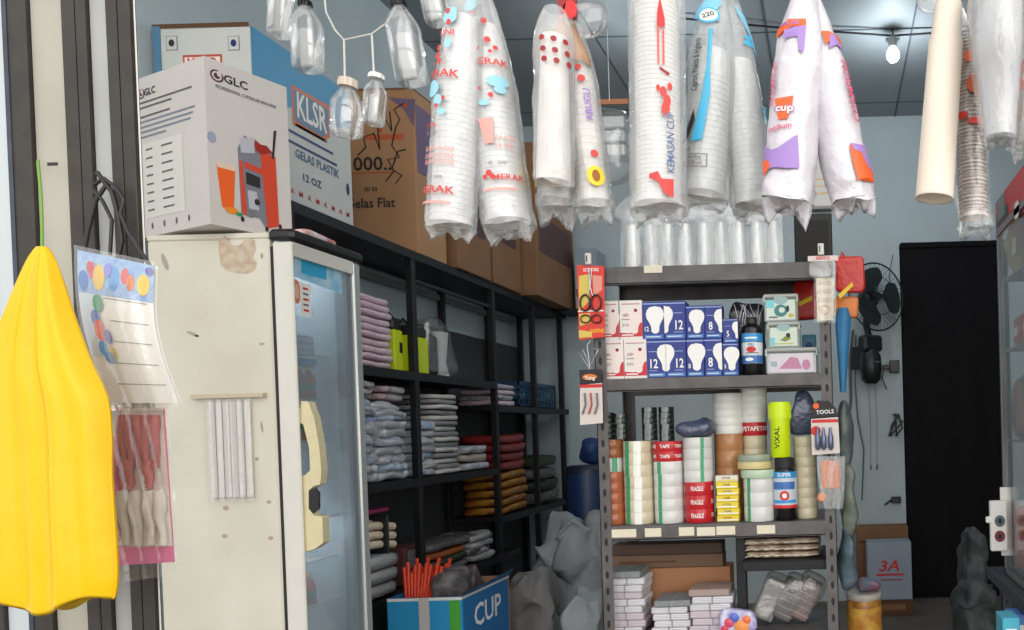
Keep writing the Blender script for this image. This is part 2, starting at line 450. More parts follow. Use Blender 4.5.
# peeled patch and scuffs on the side
patch = mat('bare_tan_patch', (186, 164, 140), .7, rgb2=(206, 190, 170), vscale=40)
b = MB()
pts = [(219, 240), (226, 236), (233, 246), (240, 245), (247, 238), (255, 240), (256, 249), (253, 257), (257, 263), (254, 271), (246, 274), (236, 273), (226, 270), (221, 265), (219, 252)]
b.poly(S, [fpx(*p) for p in pts], patch, .0012); link('peeled_patch', b, FR, label='tan patch where the paint has peeled off')
for (x, y, w, h, r) in ((165, 262, 2.5, 9, .3), (193, 334, 7, 1.6, -.4), (197, 336, 2, 1, 0), (262, 344, 3, 1.4, 0), (262, 256, 1.5, 3, 0), (257, 459, 2, 2, 0), (269, 502, 2.5, 2, 0), (226, 508, 3, 2.4, 0), (271, 538, 2.6, 2, 0), (225, 536, 3, 2.2, 0), (262, 427, 1.2, 6, .1)):
    b = MB(); q = fpx(x, y); k = FY0 / F; b.ell(S, q[0], q[1], w * k, h * k, mat('rust_scuff', (180, 160, 136), .8) if y > 480 else mat('dark_scuff', (168, 160, 148), .8), .001, 10, r)
    link('scuff_mark', b, FR)
# the glass door faces right, down the aisle
b = MB()
for lo_, hi_ in (((W + .002, .004, .16), (W + .012, .022, ftop - .05)), ((W + .002, FDp - .022, .16), (W + .012, FDp - .004, ftop - .05)), ((W + .002, .022, .16), (W + .012, FDp - .022, .18)), ((W + .002, .022, ftop - .07), (W + .012, FDp - .022, ftop - .05))): b.box(lo_, hi_, dark)
link('door_gasket', b, FR, label='black rubber gasket')
b = MB(); dz0, dz1_ = .14, ftop - .035; fb = .055
x0, x1 = W + .012, DW
b.box((x0, 0, dz0), (x1, .014, dz1_), white, .005)
b.box((x0, FDp - .045, dz0), (x1, FDp, dz1_), mat('aluminium_frame', (196, 200, 198), .3, .5), .006)
b.box((x0, .014, dz0), (x1, FDp - .045, dz0 + .07), white); b.box((x0, .014, dz1_ - .05), (x1, FDp - .045, dz1_), white)
b.box((x0 + .01, FDp - .075, dz0 + .06), (x1 - .012, FDp - .045, dz1_ - .04), mat('grey_door_liner', (120, 130, 138), .4))
door = link('glass_door', b, FR)
fg = film('fridge_glass', (190, 206, 218), clear=.70, rough=.05, bump=0, gl=.1, fres=.5)
b = MB(); b.box((x1 - .022, .014, dz0 + .07), (x1 - .016, FDp - .075, dz1_ - .05), fg); link('glass_pane', b, door)
b = MB(); b.box((fr - fl - .003, -.004, ftop - .03), (DW + .008, FDp + .02, ftop + .012), mat('black_cap', (30, 30, 32), .35), .012); link('top_cap', b, FR, label='black plastic top edge')
# stickers on the glass: x runs along +Y, seen from the aisle
G = Flat((x1 - .0155, 0, 0), (0, 1, 0), (0, 0, 1), (1, 0, 0))
def gpx(px, py):
    p = hx(px, py, fl + x1); return (p.y - FY0, p.z)
q = [gpx(292, 247), gpx(345, 272), gpx(345, 294), gpx(292, 274)]
b = MB(); b.poly(G, q[::-1], mat('light_blue_banner', (122, 190, 224), .3, rgb2=(190, 222, 238), vscale=16), .001)
q = [gpx(305, 254), gpx(330, 265), gpx(330, 280), gpx(305, 273)]; b.poly(G, q[::-1], cyan, .002)
link('banner_sticker', b, door, label='light blue banner sticker along the top of the glass')
b = MB(); c = gpx(299, 291); b.ell(G, c[0] + .008, c[1], .021, .045, mat('orange_sticker', (226, 130, 90), .4), .001, 18); b.ell(G, c[0] + .008, c[1], .012, .028, mat('peach', (240, 190, 160), .4), .002, 18)
link('round_sticker', b, door, label='round orange sticker')
q = [gpx(304, 282), gpx(315, 285), gpx(315, 318), gpx(304, 314)]
b = MB(); b.poly(G, q[::-1], paper, .0014)
c = gpx(309.5, 299); 
for k in range(5): b.rect(G, c[0] - .014, c[1] + .042 - k * .02, c[0] + .014, c[1] + .034 - k * .02, red if k % 2 == 0 else grey, .0022)
link('price_sticker', b, door, label='white sticker with red lines')
# beige handle, a shaped lever standing off the door
HS = Flat((0, 0, 0), (1, 0, 0), (0, 0, 1), (0, -1, 0))
def hp(px, py):
    p = hy(px, py, FY0 + .03); return (p.x - fl, p.z)
o = [(292, 407), (303, 409), (304, 401), (311, 402), (317, 418), (322, 446), (324, 470), (323, 484), (316, 486), (312, 490), (312, 508), (317, 515), (325, 516), (326, 542), (318, 548), (306, 552), (294, 550), (294, 478), (308, 475), (313, 470), (312, 448), (306, 424), (292, 420)]
b = MB(); b.prism(Flat((0, .015, 0), (1, 0, 0), (0, 0, 1), (0, -1, 0)), [hp(*p) for p in o][::-1], .035, mat('aged_beige_plastic', (224, 212, 172), .45, var=.08, vscale=20))
link('door_handle', b, FR, bevel=.004, label='aged beige lever handle')
b = MB(); b.prism(Flat((0, .013, 0), (1, 0, 0), (0, 0, 1), (0, -1, 0)), [hp(*p) for p in [(312, 490), (318, 488), (322, 492), (322, 508), (316, 513), (312, 508)]], .008, dark); link('lock_recess', b, FR)
L = bpy.data.lights.new('fridge_fill', 'POINT'); L.energy = 2.2; L.shadow_soft_size = .06; L.color = lin((225, 238, 250))  # added fill lights, no visible lamp, to brighten the fridge interior
lo = bpy.data.objects.new('fridge_fill', L); COL.objects.link(lo); lo.location = (fl + W * .55, FY0 + .19, ftop - .10)
L2 = lo.copy(); L2.data = L; COL.objects.link(L2); L2.location = (fl + W * .72, FY0 + .1, 1.25)
# inside: wire shelves with side brackets and goods
shz = [hx(330, y, fl + W * .9).z for y in (358, 400, 440, 478, 516, 556, 600)]
for z in shz:
    b = MB()
    for k in range(9): b.tube([(T + .01, T + .01 + k * .038, z), (W - .03, T + .01 + k * .038, z)], .002, white, 5)
    for x in (T + .01, W - .03): b.tube([(x, T + .005, z - .002), (x, FDp - T - .005, z - .002)], .003, white, 5)
    link('wire_shelf', b, FR)
bott = thing('drink_bottle', 'green drink bottle on the top shelf of the fridge', 'bottle', (0, 0, 0), 0, 'goods inside the fridge')
b = MB(); b.lathe([(.02, 0), (.024, .004), (.024, .07), (.02, .085), (.01, .1), (.009, .112)], mat('orange_drink', (205, 96, 60), .2), n=16); link('bottle_body', b, bott)
b = MB(); b.lathe([(.0245, .03), (.0245, .06)], mat('green_drink_label', (96, 150, 60), .4), n=16, cap0=False, cap1=False); link('bottle_label', b, bott)
b = MB(); b.lathe([(.012, .11), (.012, .125)], yellow, n=12); link('bottle_cap', b, bott)
spots = [(W - .06, .10, shz[1]), (W - .06, .155, shz[1]), (W - .06, .21, shz[1]), (W - .06, .265, shz[1]), (W - .06, .10, shz[2]), (W - .06, .16, shz[2]), (W - .06, .22, shz[2]), (W - .06, .15, shz[3]), (W - .06, .23, shz[4]), (W - .06, .15, shz[6]), (W - .06, .22, shz[6])]
wh = ['second shelf', 'third shelf', 'fourth shelf', 'fifth shelf', 'sixth shelf', 'lowest shelf in view']
cnt = {}
for i, (x, y, z) in enumerate(spots):
    si = shz.index(z); k = cnt.get(si, 0); cnt[si] = k + 1
    lab = 'small orange drink bottle, %s from the front on the fridge %s' % (['first', 'second', 'third', 'fourth'][k], ['top shelf'] [0] if si == 0 else wh[min(si - 1, 5)])
    if i == 0: bott.location = (fl + x, FY0 + y, z + .003); bott['label'] = lab
    else: dup(bott, (fl + x, FY0 + y, z + .003), lab)
for k in range(6):
    b = MB(); b.box((-.05, -.11, 0), (.05, .11, .012), mat('pale_blue_pack', (196, 208, 226), .4) if k % 2 else paper, .004)
    solo('frozen_pack', b, 'thin pale pack lying in the fridge stack, %s' % updown(k, 6), 'pack', (fl + W - .09, FY0 + .17, shz[0] + .003 + k * .0125), 'goods inside the fridge')
b = MB(); b.box((-.06, -.11, 0), (.06, .11, .03), mat('sky_blue_box', (70, 165, 220), .4), .006)
solo('blue_tray', b, 'bright blue flat box under the thin packs in the fridge', 'box', (fl + W - .09, FY0 + .17, shz[1] + .128), 'goods inside the fridge')

# thin white pleated bundle taped to the fridge side
P = hy(235, 498, FY0); k = FY0 / F
SB = thing('straw_bundle', 'flat film sleeve of thin white pleated strips taped to the fridge side', 'pack', (P.x, FY0, P.z))
for i in range(6):
    b = MB(); x = (-17.5 + i * 7) * k
    b.box((x - 3 * k, -.016, 0), (x + 3 * k, -.002, 97 * k), mat('white_strip', (228, 222, 216), .5), .005); link('strip', b, SB)
b = MB(); b.sheet(lambda u, v: V(((-23 + 46 * u) * k, -.018 - .002 * math.sin(u * 30), (-3 + 102 * v) * k)), 20, 6, thinf); link('film_sleeve', b, SB)
b = MB(); b.box((-36 * k, -.0195, 100 * k), (36 * k, -.001, 104 * k), mat('old_tape', (198, 184, 160), .5)); link('tape', b, SB, label='strip of yellowed tape')

# ================================================================== machine box on the fridge
C = hy(211, 230, 2.62); L = hy(143, 231, 2.82); Rr = hy(292, 229, 2.87)
C.z = L.z = Rr.z = 0
ux = (Rr - C).normalized(); uy = V((-ux.y, ux.x, 0))   # ux along right face, uy along left face
wr = (Rr - C).length; wl = (L - C).dot(uy)
HB = 166 * 2.62 / F
gw = mat('white_carton', (214, 208, 204), .5, var=.04, vscale=3)
BX = thing('sealer_machine_box', 'white carton with a red cup sealing machine printed on it, on the fridge', 'box', (C.x, C.y, ftop + .012))
b = MB()
base = [V((0, 0, 0)), ux * wr, ux * wr + uy * wl, uy * wl]
b.add(base + [q + V((0, 0, HB)) for q in base], [(3, 2, 1, 0), (4, 5, 6, 7), (0, 1, 5, 4), (1, 2, 6, 5), (2, 3, 7, 6), (3, 0, 4, 7)], gw)
SR = Flat((0, 0, 0), ux, (0, 0, 1), ux.cross(V((0, 0, 1)))); SL = Flat(uy * wl, -uy, (0, 0, 1), (-uy).cross(V((0, 0, 1))))
logo = mat('maroon_ink', (96, 44, 56), .5); gtx = mat('carton_text', (104, 98, 102), .6); brown = mat('box_shade_print', (176, 150, 146), .6)
def glc(S, x, z, h):
    b.ell(S, x, z, h * .62, h * .62, logo, n=20); b.ell(S, x, z, h * .46, h * .46, gw, .0016, 20)
    b.ell(S, x, z, h * .3, h * .3, logo, .002, 16); b.ell(S, x + .2 * h, z + .25 * h, h * .22, h * .3, gw, .0024, 12)
    b.text(S, 'GLC', x + 1.75 * h, z, h * .92, ink)
u = wr; sr = u / 82.0     # one photo pixel along the right face, roughly
def rx(px): return (px - 211) / 81.0 * wr
def rz_(py, px=250): return (229 - py + (px - 211) * -.0) / 166.0 * HB * (1 + (px - 211) / 81.0 * .10)
glc(SR, rx(222), rz_(80, 219), .034)
b.text(SR, 'PROFESSIONAL CUPSEALER MACHINE', rx(250), rz_(95, 246), .0125, gtx, rot=-.0, sx=.72)
# the red machine
mr = mat('machine_red', (214, 74, 44), .4); mrd = mat('machine_dark_red', (160, 44, 34), .4); mg = mat('machine_grey', (128, 128, 140), .4); ml = mat('machine_light', (190, 190, 198), .4)
def RP(*pts): return [(rx(x), rz_(y, x)) for x, y in pts]
b.poly(SR, RP((239, 148), (246, 134), (258, 140), (276, 146), (277, 216), (264, 222), (258, 214), (240, 212))[::-1], mg, .001)
b.poly(SR, RP((261, 146), (277, 150), (278, 218), (266, 222))[::-1], mr, .0016)
b.poly(SR, RP((240, 160), (243, 160), (246, 214), (241, 213))[::-1], mr, .0018)
b.poly(SR, RP((245, 160), (262, 164), (262, 170), (245, 166))[::-1], mr, .002)
b.poly(SR, RP((256, 136), (262, 140), (268, 140), (274, 146), (262, 150), (256, 146))[::-1], mrd, .0022)
b.poly(SR, RP((241, 138), (255, 134), (256, 150), (242, 152))[::-1], ml, .0022)
b.poly(SR, RP((246, 170), (260, 173), (260, 184), (246, 182))[::-1], ink, .002)
b.poly(SR, RP((247, 188), (256, 188), (258, 206), (248, 206))[::-1], ml, .002)
b.poly(SR, RP((276, 124), (279, 123), (275, 152), (273, 152))[::-1], ink, .0024)
for x, y in ((241, 218), (265, 223), (279, 218)): b.ell(SR, rx(x), rz_(y, x), .006, .01, ink, .0024)
b.ell(SR, rx(249), rz_(211), .016, .014, grey, .0026); b.ell(SR, rx(256), rz_(198), .009, .012, ink, .0028)
# the orange drink
b.poly(SR, RP((218, 166), (236, 167), (233, 210), (222, 210))[::-1], orange, .0012)
b.poly(SR, RP((218, 166), (236, 167), (235.4, 172), (219, 171))[::-1], mat('froth_print', (232, 206, 180), .5), .0018)
b.ell(SR, rx(231), rz_(212), .022, .012, mat('orange_slice_print', (240, 140, 30), .5), .002); b.ell(SR, rx(238), rz_(214), .012, .007, green, .0022)
b.ell(SR, rx(215), rz_(146), .014, .02, mat('blue_badge_print', (160, 164, 190), .5), .001)
def lx(px): return (px - 143) / 68.0 * wl
def lz_(py): return (230 - py) / 158.0 * HB
glc(SL, lx(155), lz_(88), .030)
for k, (y, x1_) in enumerate(((97, 200), (102, 182), (111, 180), (116, 202), (121, 200), (126, 198), (131, 176))):
    b.rect(SL, lx(146), lz_(y + .9), lx(x1_), lz_(y - .9), mat('blue_grey_print', (128, 134, 150), .6) if k > 2 else gtx, .001)
b.rect(SL, lx(154), lz_(212), lx(190), lz_(138), mat('table_print', (222, 218, 212), .6), .001)
for k in range(8):
    for x_, w_ in ((157, 6), (171, 10)): b.rect(SL, lx(x_), lz_(145 + k * 8.6), lx(x_ + w_), lz_(143.4 + k * 8.6), gtx, .0018)
for x_ in (160, 171, 182, 193): b.ell(SL, lx(x_), lz_(220), .006, .012, gtx, .001)
b.rect(SL, lx(143.5), lz_(229.5), lx(210.5), lz_(214), brown, .0005) if False else None
link('carton', b, BX)
# top flaps seam tape
b = MB(); mid = uy * wl * .5
b.add([uy * (wl * .5 - .02) + V((0, 0, HB + .0008)), uy * (wl * .5 - .02) + ux * wr + V((0, 0, HB + .0008)), uy * (wl * .5 + .02) + ux * wr + V((0, 0, HB + .0008)), uy * (wl * .5 + .02) + V((0, 0, HB + .0008))], [(0, 1, 2, 3)], mat('clear_packing_tape', (205, 196, 180), .2))
link('tape', b, BX)

# ================================================================== long black rack along the left wall
XS = -2.38; zt = H + .44 * 2.38 + .012
RK = thing('steel_shelf_rack', 'long black steel shelf rack along the left wall', 'shelf', (0, 3.14, 0))
def ry(px, py): return hx(px, py, XS).y
posts = [3.34, ry(414, 280), ry(494, 310), ry(534, 320), 6.62]
for i, y in enumerate(posts):
    for x in (XS - .02, WL + .05):
        b = MB(); b.box((x - .02, y - 3.16, 0), (x + .02, y - 3.12, zt - .03), shelfb, .003); link('post', b, RK)
def board(z, y0, y1, m=shelfb):
    b = MB(); b.box((WL + .03, y0 - 3.14, z - .035), (XS, y1 - 3.14, z), m, .003)
    b.box((XS - .004, y0 - 3.14, z - .045), (XS + .004, y1 - 3.14, z + .002), shelfb); link('shelf_board', b, RK)
board(zt, 3.14, 6.72)
zA2 = hx(428, 374, XS).z; zA3 = hx(430, 477, XS).z; zA4 = hx(475, 565, XS).z; zC2 = hx(505, 406, XS).z; zC3 = hx(520, 512, XS).z
board(zA2, 3.34, posts[2]); board(zA3, 3.34, posts[2]); board(zA4, 3.34, posts[2] + .3); board(zC2, posts[2], 6.72); board(zC3, posts[2], 6.72)
greyb = mat('light_inner_rail', (118, 120, 120), .5)
b = MB(); b.box((WL + .04, .3, zt - .11), (WL + .055, 3.4, zt - .07), greyb); link('back_rail', b, RK)
b = MB(); b.box((XS - .03, posts[1] - 3.14, zt - .17), (XS - .012, posts[2] - 3.14, zt - .15), shelfb); link('cross_rail', b, RK)

# --- things on the top board
kw = mat('cup_carton_white', (206, 208, 204), .55, var=.05, vscale=4); kb = mat('cup_carton_blue', (60, 150, 196), .5, var=.08, vscale=4)
KY0, KY1 = 3.14, hx(354, 218, XS).y; KT = hx(255, 28, XS).z
K = thing('cup_carton', 'big blue and white carton of plastic cups behind the machine box', 'box', (WL + .02, KY0, zt + .003))
kwid = XS - .002 - (WL + .02); kh = KT - zt; kl = KY1 - KY0
b = MB(); b.box((0, 0, 0), (kwid, kl, kh), kw, .004)
S1 = Flat((kwid, 0, 0), (0, 1, 0), (0, 0, 1), (1, 0, 0))
b.poly(S1, [(0.004, kh * .60), (kl * .30, kh * .60), (kl * .42, kh * .66), (kl * .75, kh * .66), (kl - .004, kh * .72), (kl - .004, kh - .004), (.004, kh - .004)], kb, .001)
b.rect(S1, .004, .03, .05 * kl, kh * .6, mat('pale_blue_print', (160, 196, 214), .5), .0008)
def kx(px, py=130):
    p = hx(px, py, XS); return (p.y - KY0, p.z - zt)
# big lettering block
q = [kx(291, 85), kx(330, 107), kx(330, 138), kx(324, 142), kx(293, 125)]
b.poly(S1, q, mat('orange_outline', (214, 112, 70), .5), .0016)
q = [kx(293, 89), kx(328, 110), kx(328, 135), kx(323, 138), kx(295, 121)]
b.poly(S1, q, mat('slate_letter_ground', (104, 130, 152), .5), .0022)
c = [(kx(293, 88)[0] + kx(328, 110)[0]) / 2, (kx(310, 114)[1])]
b.text(S1, 'KLSR', c[0], c[1], .125, mat('pale_letter', (240, 236, 230), .5), .003, 0, .56)
for y, w_, m_ in ((132, .30, grey), (141, .42, navy), (151, .5, navy)):
    c = kx(312, y + 2); b.rect(S1, c[0] - w_ * kl * .55, c[1] - .006, c[0] + w_ * kl * .55, c[1] + .006, m_, .0016)
c = kx(318, 165); b.text(S1, 'GELAS PLASTIK', c[0], c[1], .042, mat('teal_letter', (50, 100, 130), .5), .002, 0, .8)
c = kx(312, 182); b.text(S1, '12 OZ', c[0], c[1], .036, navy, .002)
for k in range(11): b.text(S1, 'A' if k % 2 else 'M', .05 + k * kl * .085, .045, .026, red, .002)
c = kx(348, 190); b.ell(S1, c[0], c[1], .012, .03, navy, .002)
S2 = Flat((0, 0, 0), (1, 0, 0), (0, 0, 1), (0, -1, 0))
def k2(px, py):
    p = hy(px, py, KY0); return (p.x - WL - .02, p.z - zt)
a0, a1 = k2(183, 56), k2(223, 74)
b.rect(S2, a0[0], a1[1], a1[0], a0[1], mat('red_outline', (190, 76, 60), .5), .001); b.rect(S2, a0[0] + .008, a1[1], a1[0] - .008, a0[1] - .01, mat('letter_ground', (240, 232, 222), .5), .002)
b.text(S2, 'KLSR', (a0[0] + a1[0]) / 2, (a0[1] + a1[1]) / 2, .05, red, .003, 0, .9)
for cx_ in (172, 234):
    c = k2(cx_, 44); b.rect(S2, c[0] - .024, c[1] - .03, c[0] + .024, c[1] + .03, grey, .001); b.rect(S2, c[0] - .021, c[1] - .027, c[0] + .021, c[1] + .027, kw, .002)
    b.ell(S2, c[0], c[1], .012, .015, navy if cx_ > 200 else ink, .003)
link('carton', b, K)
b = MB(); b.sheet(lambda u, v: V((-.002 + (kwid + .004) * u, -.004 + .012 * math.sin(v * 9), kh - .012 + .02 * v)), 8, 3, carddk); link('torn_edge', b, K, label='torn brown top edge')
b = MB(); b.box((-.002, -.004, kh * .35), (.03, -.001, kh), mat('blue_tape', (86, 130, 160), .3)); link('blue_tape', b, K)

B1 = thing('cup_carton', 'brown carton lettered Gelas Flat with handwriting, on the black rack', 'box', (WL + .02, 4.36, zt + .003))
bx1 = XS + .0 - (WL + .02); bz1 = hy(386, 90, 4.36).z - zt; bl1 = .32
b = MB(); b.box((0, 0, 0), (bx1, bl1, bz1), card, .004)
SB1 = Flat((0, 0, 0), (1, 0, 0), (0, 0, 1), (0, -1, 0))
def p1(px, py):
    p = hy(px, py, 4.36); return (p.x - WL - .02, p.z - zt)
c = p1(371, 165); b.text(SB1, '1000..', c[0] - .02, c[1], .085, ink, .002, 0, 1.05)
c = p1(371, 190); b.text(SB1, 'ISI 50', c[0], c[1], .026, ink, .002)
c = p1(374, 204); b.text(SB1, 'Gelas Flat', c[0] - .02, c[1], .06, ink, .002, 0, .92)
a0, a1 = p1(352, 174), p1(392, 173); b.rect(SB1, a0[0], a0[1] - .004, a1[0], a0[1] + .004, mat('rust_ink', (190, 90, 50), .6), .001)
a0, a1 = p1(366, 141), p1(404, 136); b.rect(SB1, a0[0], a0[1], a1[0], a1[1] + .01, mat('rust_ink', (190, 90, 50), .6), .001)
c = p1(404, 112); b.poly(SB1, [p1(388, 98), p1(415, 100), p1(414, 128), p1(404, 110)][::-1], mat('violet_print', (112, 92, 120), .6), .001)
def scrawl(pts, off=.003, r=.004):
    P = [p1(*p) for p in pts]
    b.tube([SB1(x, y, off) for x, y in P], r, ink, 4)
scrawl([(358, 156), (366, 148), (364, 138), (374, 134), (380, 150), (378, 128), (386, 120), (392, 132), (390, 112)])
scrawl([(386, 182), (394, 172), (388, 160), (400, 158), (392, 146), (396, 128), (400, 120), (394, 110), (404, 104)])
scrawl([(396, 184), (402, 176), (392, 170), (398, 152), (406, 150)])
for x_, y_ in ((405, 106), (384, 116), (380, 131)):
    c = p1(x_, y_); b.ell(SB1, c[0], c[1], .016, .012, mat('orange_red_ink', (196, 80, 40), .6), .002)
S3 = Flat((bx1, 0, 0), (0, 1, 0), (0, 0, 1), (1, 0, 0)); b.rect(S3, .02, bz1 * .5, bl1 - .02, bz1 * .92, mat('violet_print', (112, 92, 120), .6), .001)
link('carton', b, B1)
b = MB(); b.box((0, -.002, bz1), (bx1, bl1 * .5, bz1 + .008), card2); b.box((0, bl1 * .52, bz1), (bx1, bl1, bz1 + .008), card2); link('lid_flap', b, B1)
def bigbox(px_top, y0, y1, xr, lab, m, ztop=None):
    z1 = hy(px_top[0], px_top[1], y0).z - zt
    t = thing('storage_carton', lab, 'box', (WL + .02, y0, zt + .003), 0, 'brown cartons on the black rack')
    b = MB(); w = xr - WL - .02; b.box((0, 0, 0), (w, y1 - y0, z1), m, .004); link('carton', b, t)
    b = MB(); b.box((w * .42, -.002, 0), (w * .58, -.0005, z1), mat('packing_tape_brown', (140, 104, 66), .25)); b.box((w * .42, -.002, z1), (w * .58, y1 - y0, z1 + .002), MATS['packing_tape_brown']); link('packing_tape', b, t)
    b = MB(); b.box((w, .06, z1 * .3), (w + .001, y1 - y0 - .08, z1 * .55), mat('purple_brown_print', (88, 58, 60), .6)); link('printed_panel', b, t)
bigbox((470, 128), 4.76, 5.22, XS + .03, 'brown carton behind the lettered Gelas Flat carton', card2)
bigbox((500, 132), 5.26, 5.72, XS + .03, 'brown carton third along the top of the black rack', card2)
bigbox((540, 142), 5.78, 6.6, -2.25, 'large brown carton at the far end of the black rack top', card2)
b = MB(); b.box((-.34, 0, -.02), (.06, .3, 0), shelfb); solo('wall_shelf', b, 'short black bracket shelf on the back wall under the small H carton', 'shelf', (-2.02, 6.46, zt), kind=None)
# small grey carton with an H by the back wall
b = MB(); p = hy(556, 315, 6.5); q = hy(576, 250, 6.5)
b.box((0, 0, 0), (q.x - p.x, .25, q.z - zt), mat('pale_grey_carton', (150, 162, 172), .6), .004)
b.text(Flat((0, 0, 0), (1, 0, 0), (0, 0, 1), (0, -1, 0)), 'H', .04, .13, .07, ink, .002)
solo('grey_carton', b, 'small pale grey carton marked H against the back wall', 'box', (-2.20, 6.47, zt + .003))
# ================================================================== goods hanging in the shop front
def crumple(S, x, y, seed, amp):
    return noise.noise(V((x * 22 + seed * 5.3, y * 16, seed))) * amp + noise.noise(V((x * 70, y * 45 + x * 40, seed * 2))) * amp * .45
def stack_in(mb, S, y0, y1, r, m, pitch=.012, lip=.0022, n=20, taper=.0, inner=True):
    """nested cups seen as one ribbed column running along the sleeve"""
    R = []; y = y0; rr = lambda y: min(r, S.rad(y) * .95) * (1 - taper * (y1 - y) / max(y1 - y0, .01))
    A = lambda y, q: [S.A + S.a * y + (S.s * math.cos(2 * math.pi * k / n) + S.f * math.sin(2 * math.pi * k / n)) * q for k in range(n)]
    R.append(A(y0, rr(y0) * .8))
    while y < y1 - pitch:
        R.append(A(y, rr(y) - lip)); R.append(A(y + pitch * .62, rr(y) - lip)); R.append(A(y + pitch * .66, rr(y))); R.append(A(y + pitch * .95, rr(y))); y += pitch
    R.append(A(y1, rr(y1)))
    if inner: R.append(A(y1, rr(y1) * .90)); R.append(A(y1 - .012, rr(y1) * .84))
    mb.ring(R, m, False)
def sleeve(mb, S, r, m, seed, y0=0, y1=None, loose=.004, nk=34, nj=64, tail=True):
    """crinkled film around a column, pinched at the top and ragged at the foot"""
    y1 = y1 or S.L; R = []
    for j in range(nj + 1):
        y = y0 + (y1 - y0) * j / nj; q = r(y) + loose; ring = []
        for k in range(nk):
            a = 2 * math.pi * k / nk
            d = crumple(S, a * .06, y, seed, .0035 + .006 * (j > nj - 5))
            yy = y
            if tail and j >= nj - 2: yy += .005 * math.sin(a * 2 + seed) + .010 * max(0, noise.noise(V((a * 1.3, seed * 1.7, 0)))); 
            ring.append(S.A + S.a * yy + (S.s * math.cos(a) + S.f * math.sin(a)) * max(q + d * (.5 if q < .03 else 1), .004))
        R.append(ring)
    mb.ring(R, m, True, False, False)
def corner(mb, P, dx, l, m): pass
def fringe(mb, S, r, l, seed, m):    # rumpled foot of the film with two soft corners
    R = []; n = 36
    for q, sh in ((0, 1.0), (.35, .86), (.7, .66), (1, .5)):
        row = []
        for k in range(n):
            a = 2 * math.pi * k / n
            d = l * (.30 + .42 * abs(math.sin(a + .3 * math.sin(seed))) ** 3 + .45 * noise.noise(V((math.cos(a) * 2.3, math.sin(a) * 2.3, seed * 1.9))))
            w = r * sh * (1 + .12 * noise.noise(V((math.cos(a) * 4, math.sin(a) * 4, q * 3 + seed)))); fl_ = 1 - .75 * q
            side = .32 * q * r * math.copysign(abs(math.sin(a)) ** 2, math.sin(a))
            row.append(S.A + S.a * (S.L + max(d, .003) * q) + (S.s * (math.sin(a) * w + side) + S.f * math.cos(a) * w * fl_))
        R.append(row)
    R.append([S.A + S.a * (S.L + l * .1) + (S.s * math.sin(6.2832 * k / n) + S.f * math.cos(6.2832 * k / n)) * r * .2 for k in range(n)])
    mb.ring(R, m, True, False, True)
def prof(L, r, top=.25, neck=.012):
    def f(y):
        t = y / L
        if t < top:
            u = t / top; return neck + (r - neck) * (math.sin(u * math.pi / 2) ** .8)
        return r
    return f
ZT = 2.604
def bundle(name, label, knot, tubes, y=1.5, group='bags of cups hanging from the pipe', sm=None):
    """knot = (px, py); tubes = list of dicts a=(px,py) top, b=(px,py) bottom, w=px width"""
    K_ = hy(knot[0], knot[1], y); t = thing(name, label, 'bag of cups', (K_.x, y, K_.z), 0, group)
    o = V((K_.x, y, K_.z)); k = y / F
    b = MB(); b.tube([(0, 0, -.01), (.002, (YC - y) * .5, (ZT - K_.z) * .5), (0, YC - y, ZT - K_.z - .006)], .003, string, 6)
    link('hanging_cord', b, t)
    out = []
    for i, d in enumerate(tubes):
        dy = d.get('dy', 0)
        A = hy(*d['a'], y) - o; B = hy(*d['b'], y) - o; A.y += dy; B.y += dy + d.get('by', 0)
        r = d['w'] * k / 2; S = Tube(A, B, prof((B - A).length, r, d.get('top', .22), d.get('neck', .015)))
        L = S.L; c0, c1 = d.get('cups', (.12, .97))
        if d.get('cm'):
            b = MB(); stack_in(b, S, L * c0, L * c1, r * d.get('cr', .93), d['cm'], d.get('pitch', .011), d.get('lip', .0012), taper=d.get('taper', 0))
            st = link('cup_stack', b, t)
        if d.get('fm', milky):
            b = MB(); sleeve(b, S, S.rad, d.get('fm', milky), i + len(label))
            if d.get('corners', True):
                fringe(b, S, r + .003, d.get('tl', .03) * 1.15, i * 2.7 + len(label), d.get('fm', milky))
            sl = link('film_sleeve', b, t)
        else: sl = t
        out.append((S, r, sl))
    return t, out, k
def marks(sl, fn, S, name='printed_marks'):
    b = MB(); fn(b, S); link(name, b, sl)
# px helpers: distance along the sleeve from a photo row
def yr(S, t, px, py):
    p = hy(px, py, t.location.y) - V(t.location); return (p - S.A).dot(S.a)
def xr(S, t, px, py):
    p = hy(px, py, t.location.y + (S.A.y + S.B.y) / 2) - V(t.location); q = (p - S.A); yy = q.dot(S.a); r = S.rad(yy) + .006
    s_ = max(-.97, min(.97, (q - S.a * yy).dot(S.s) / r)); return math.asin(s_) * r, yy
O = .0092
rpr = mat('red_cup_print', (206, 62, 56), .5); cpr = mat('pale_cyan_print', (150, 204, 222), .5); ppr = mat('salmon_print', (232, 160, 150), .5); gpr = mat('grey_cup_print', (140, 130, 130), .6)
wstack = mat('milky_white_cups', (228, 228, 228), .35)

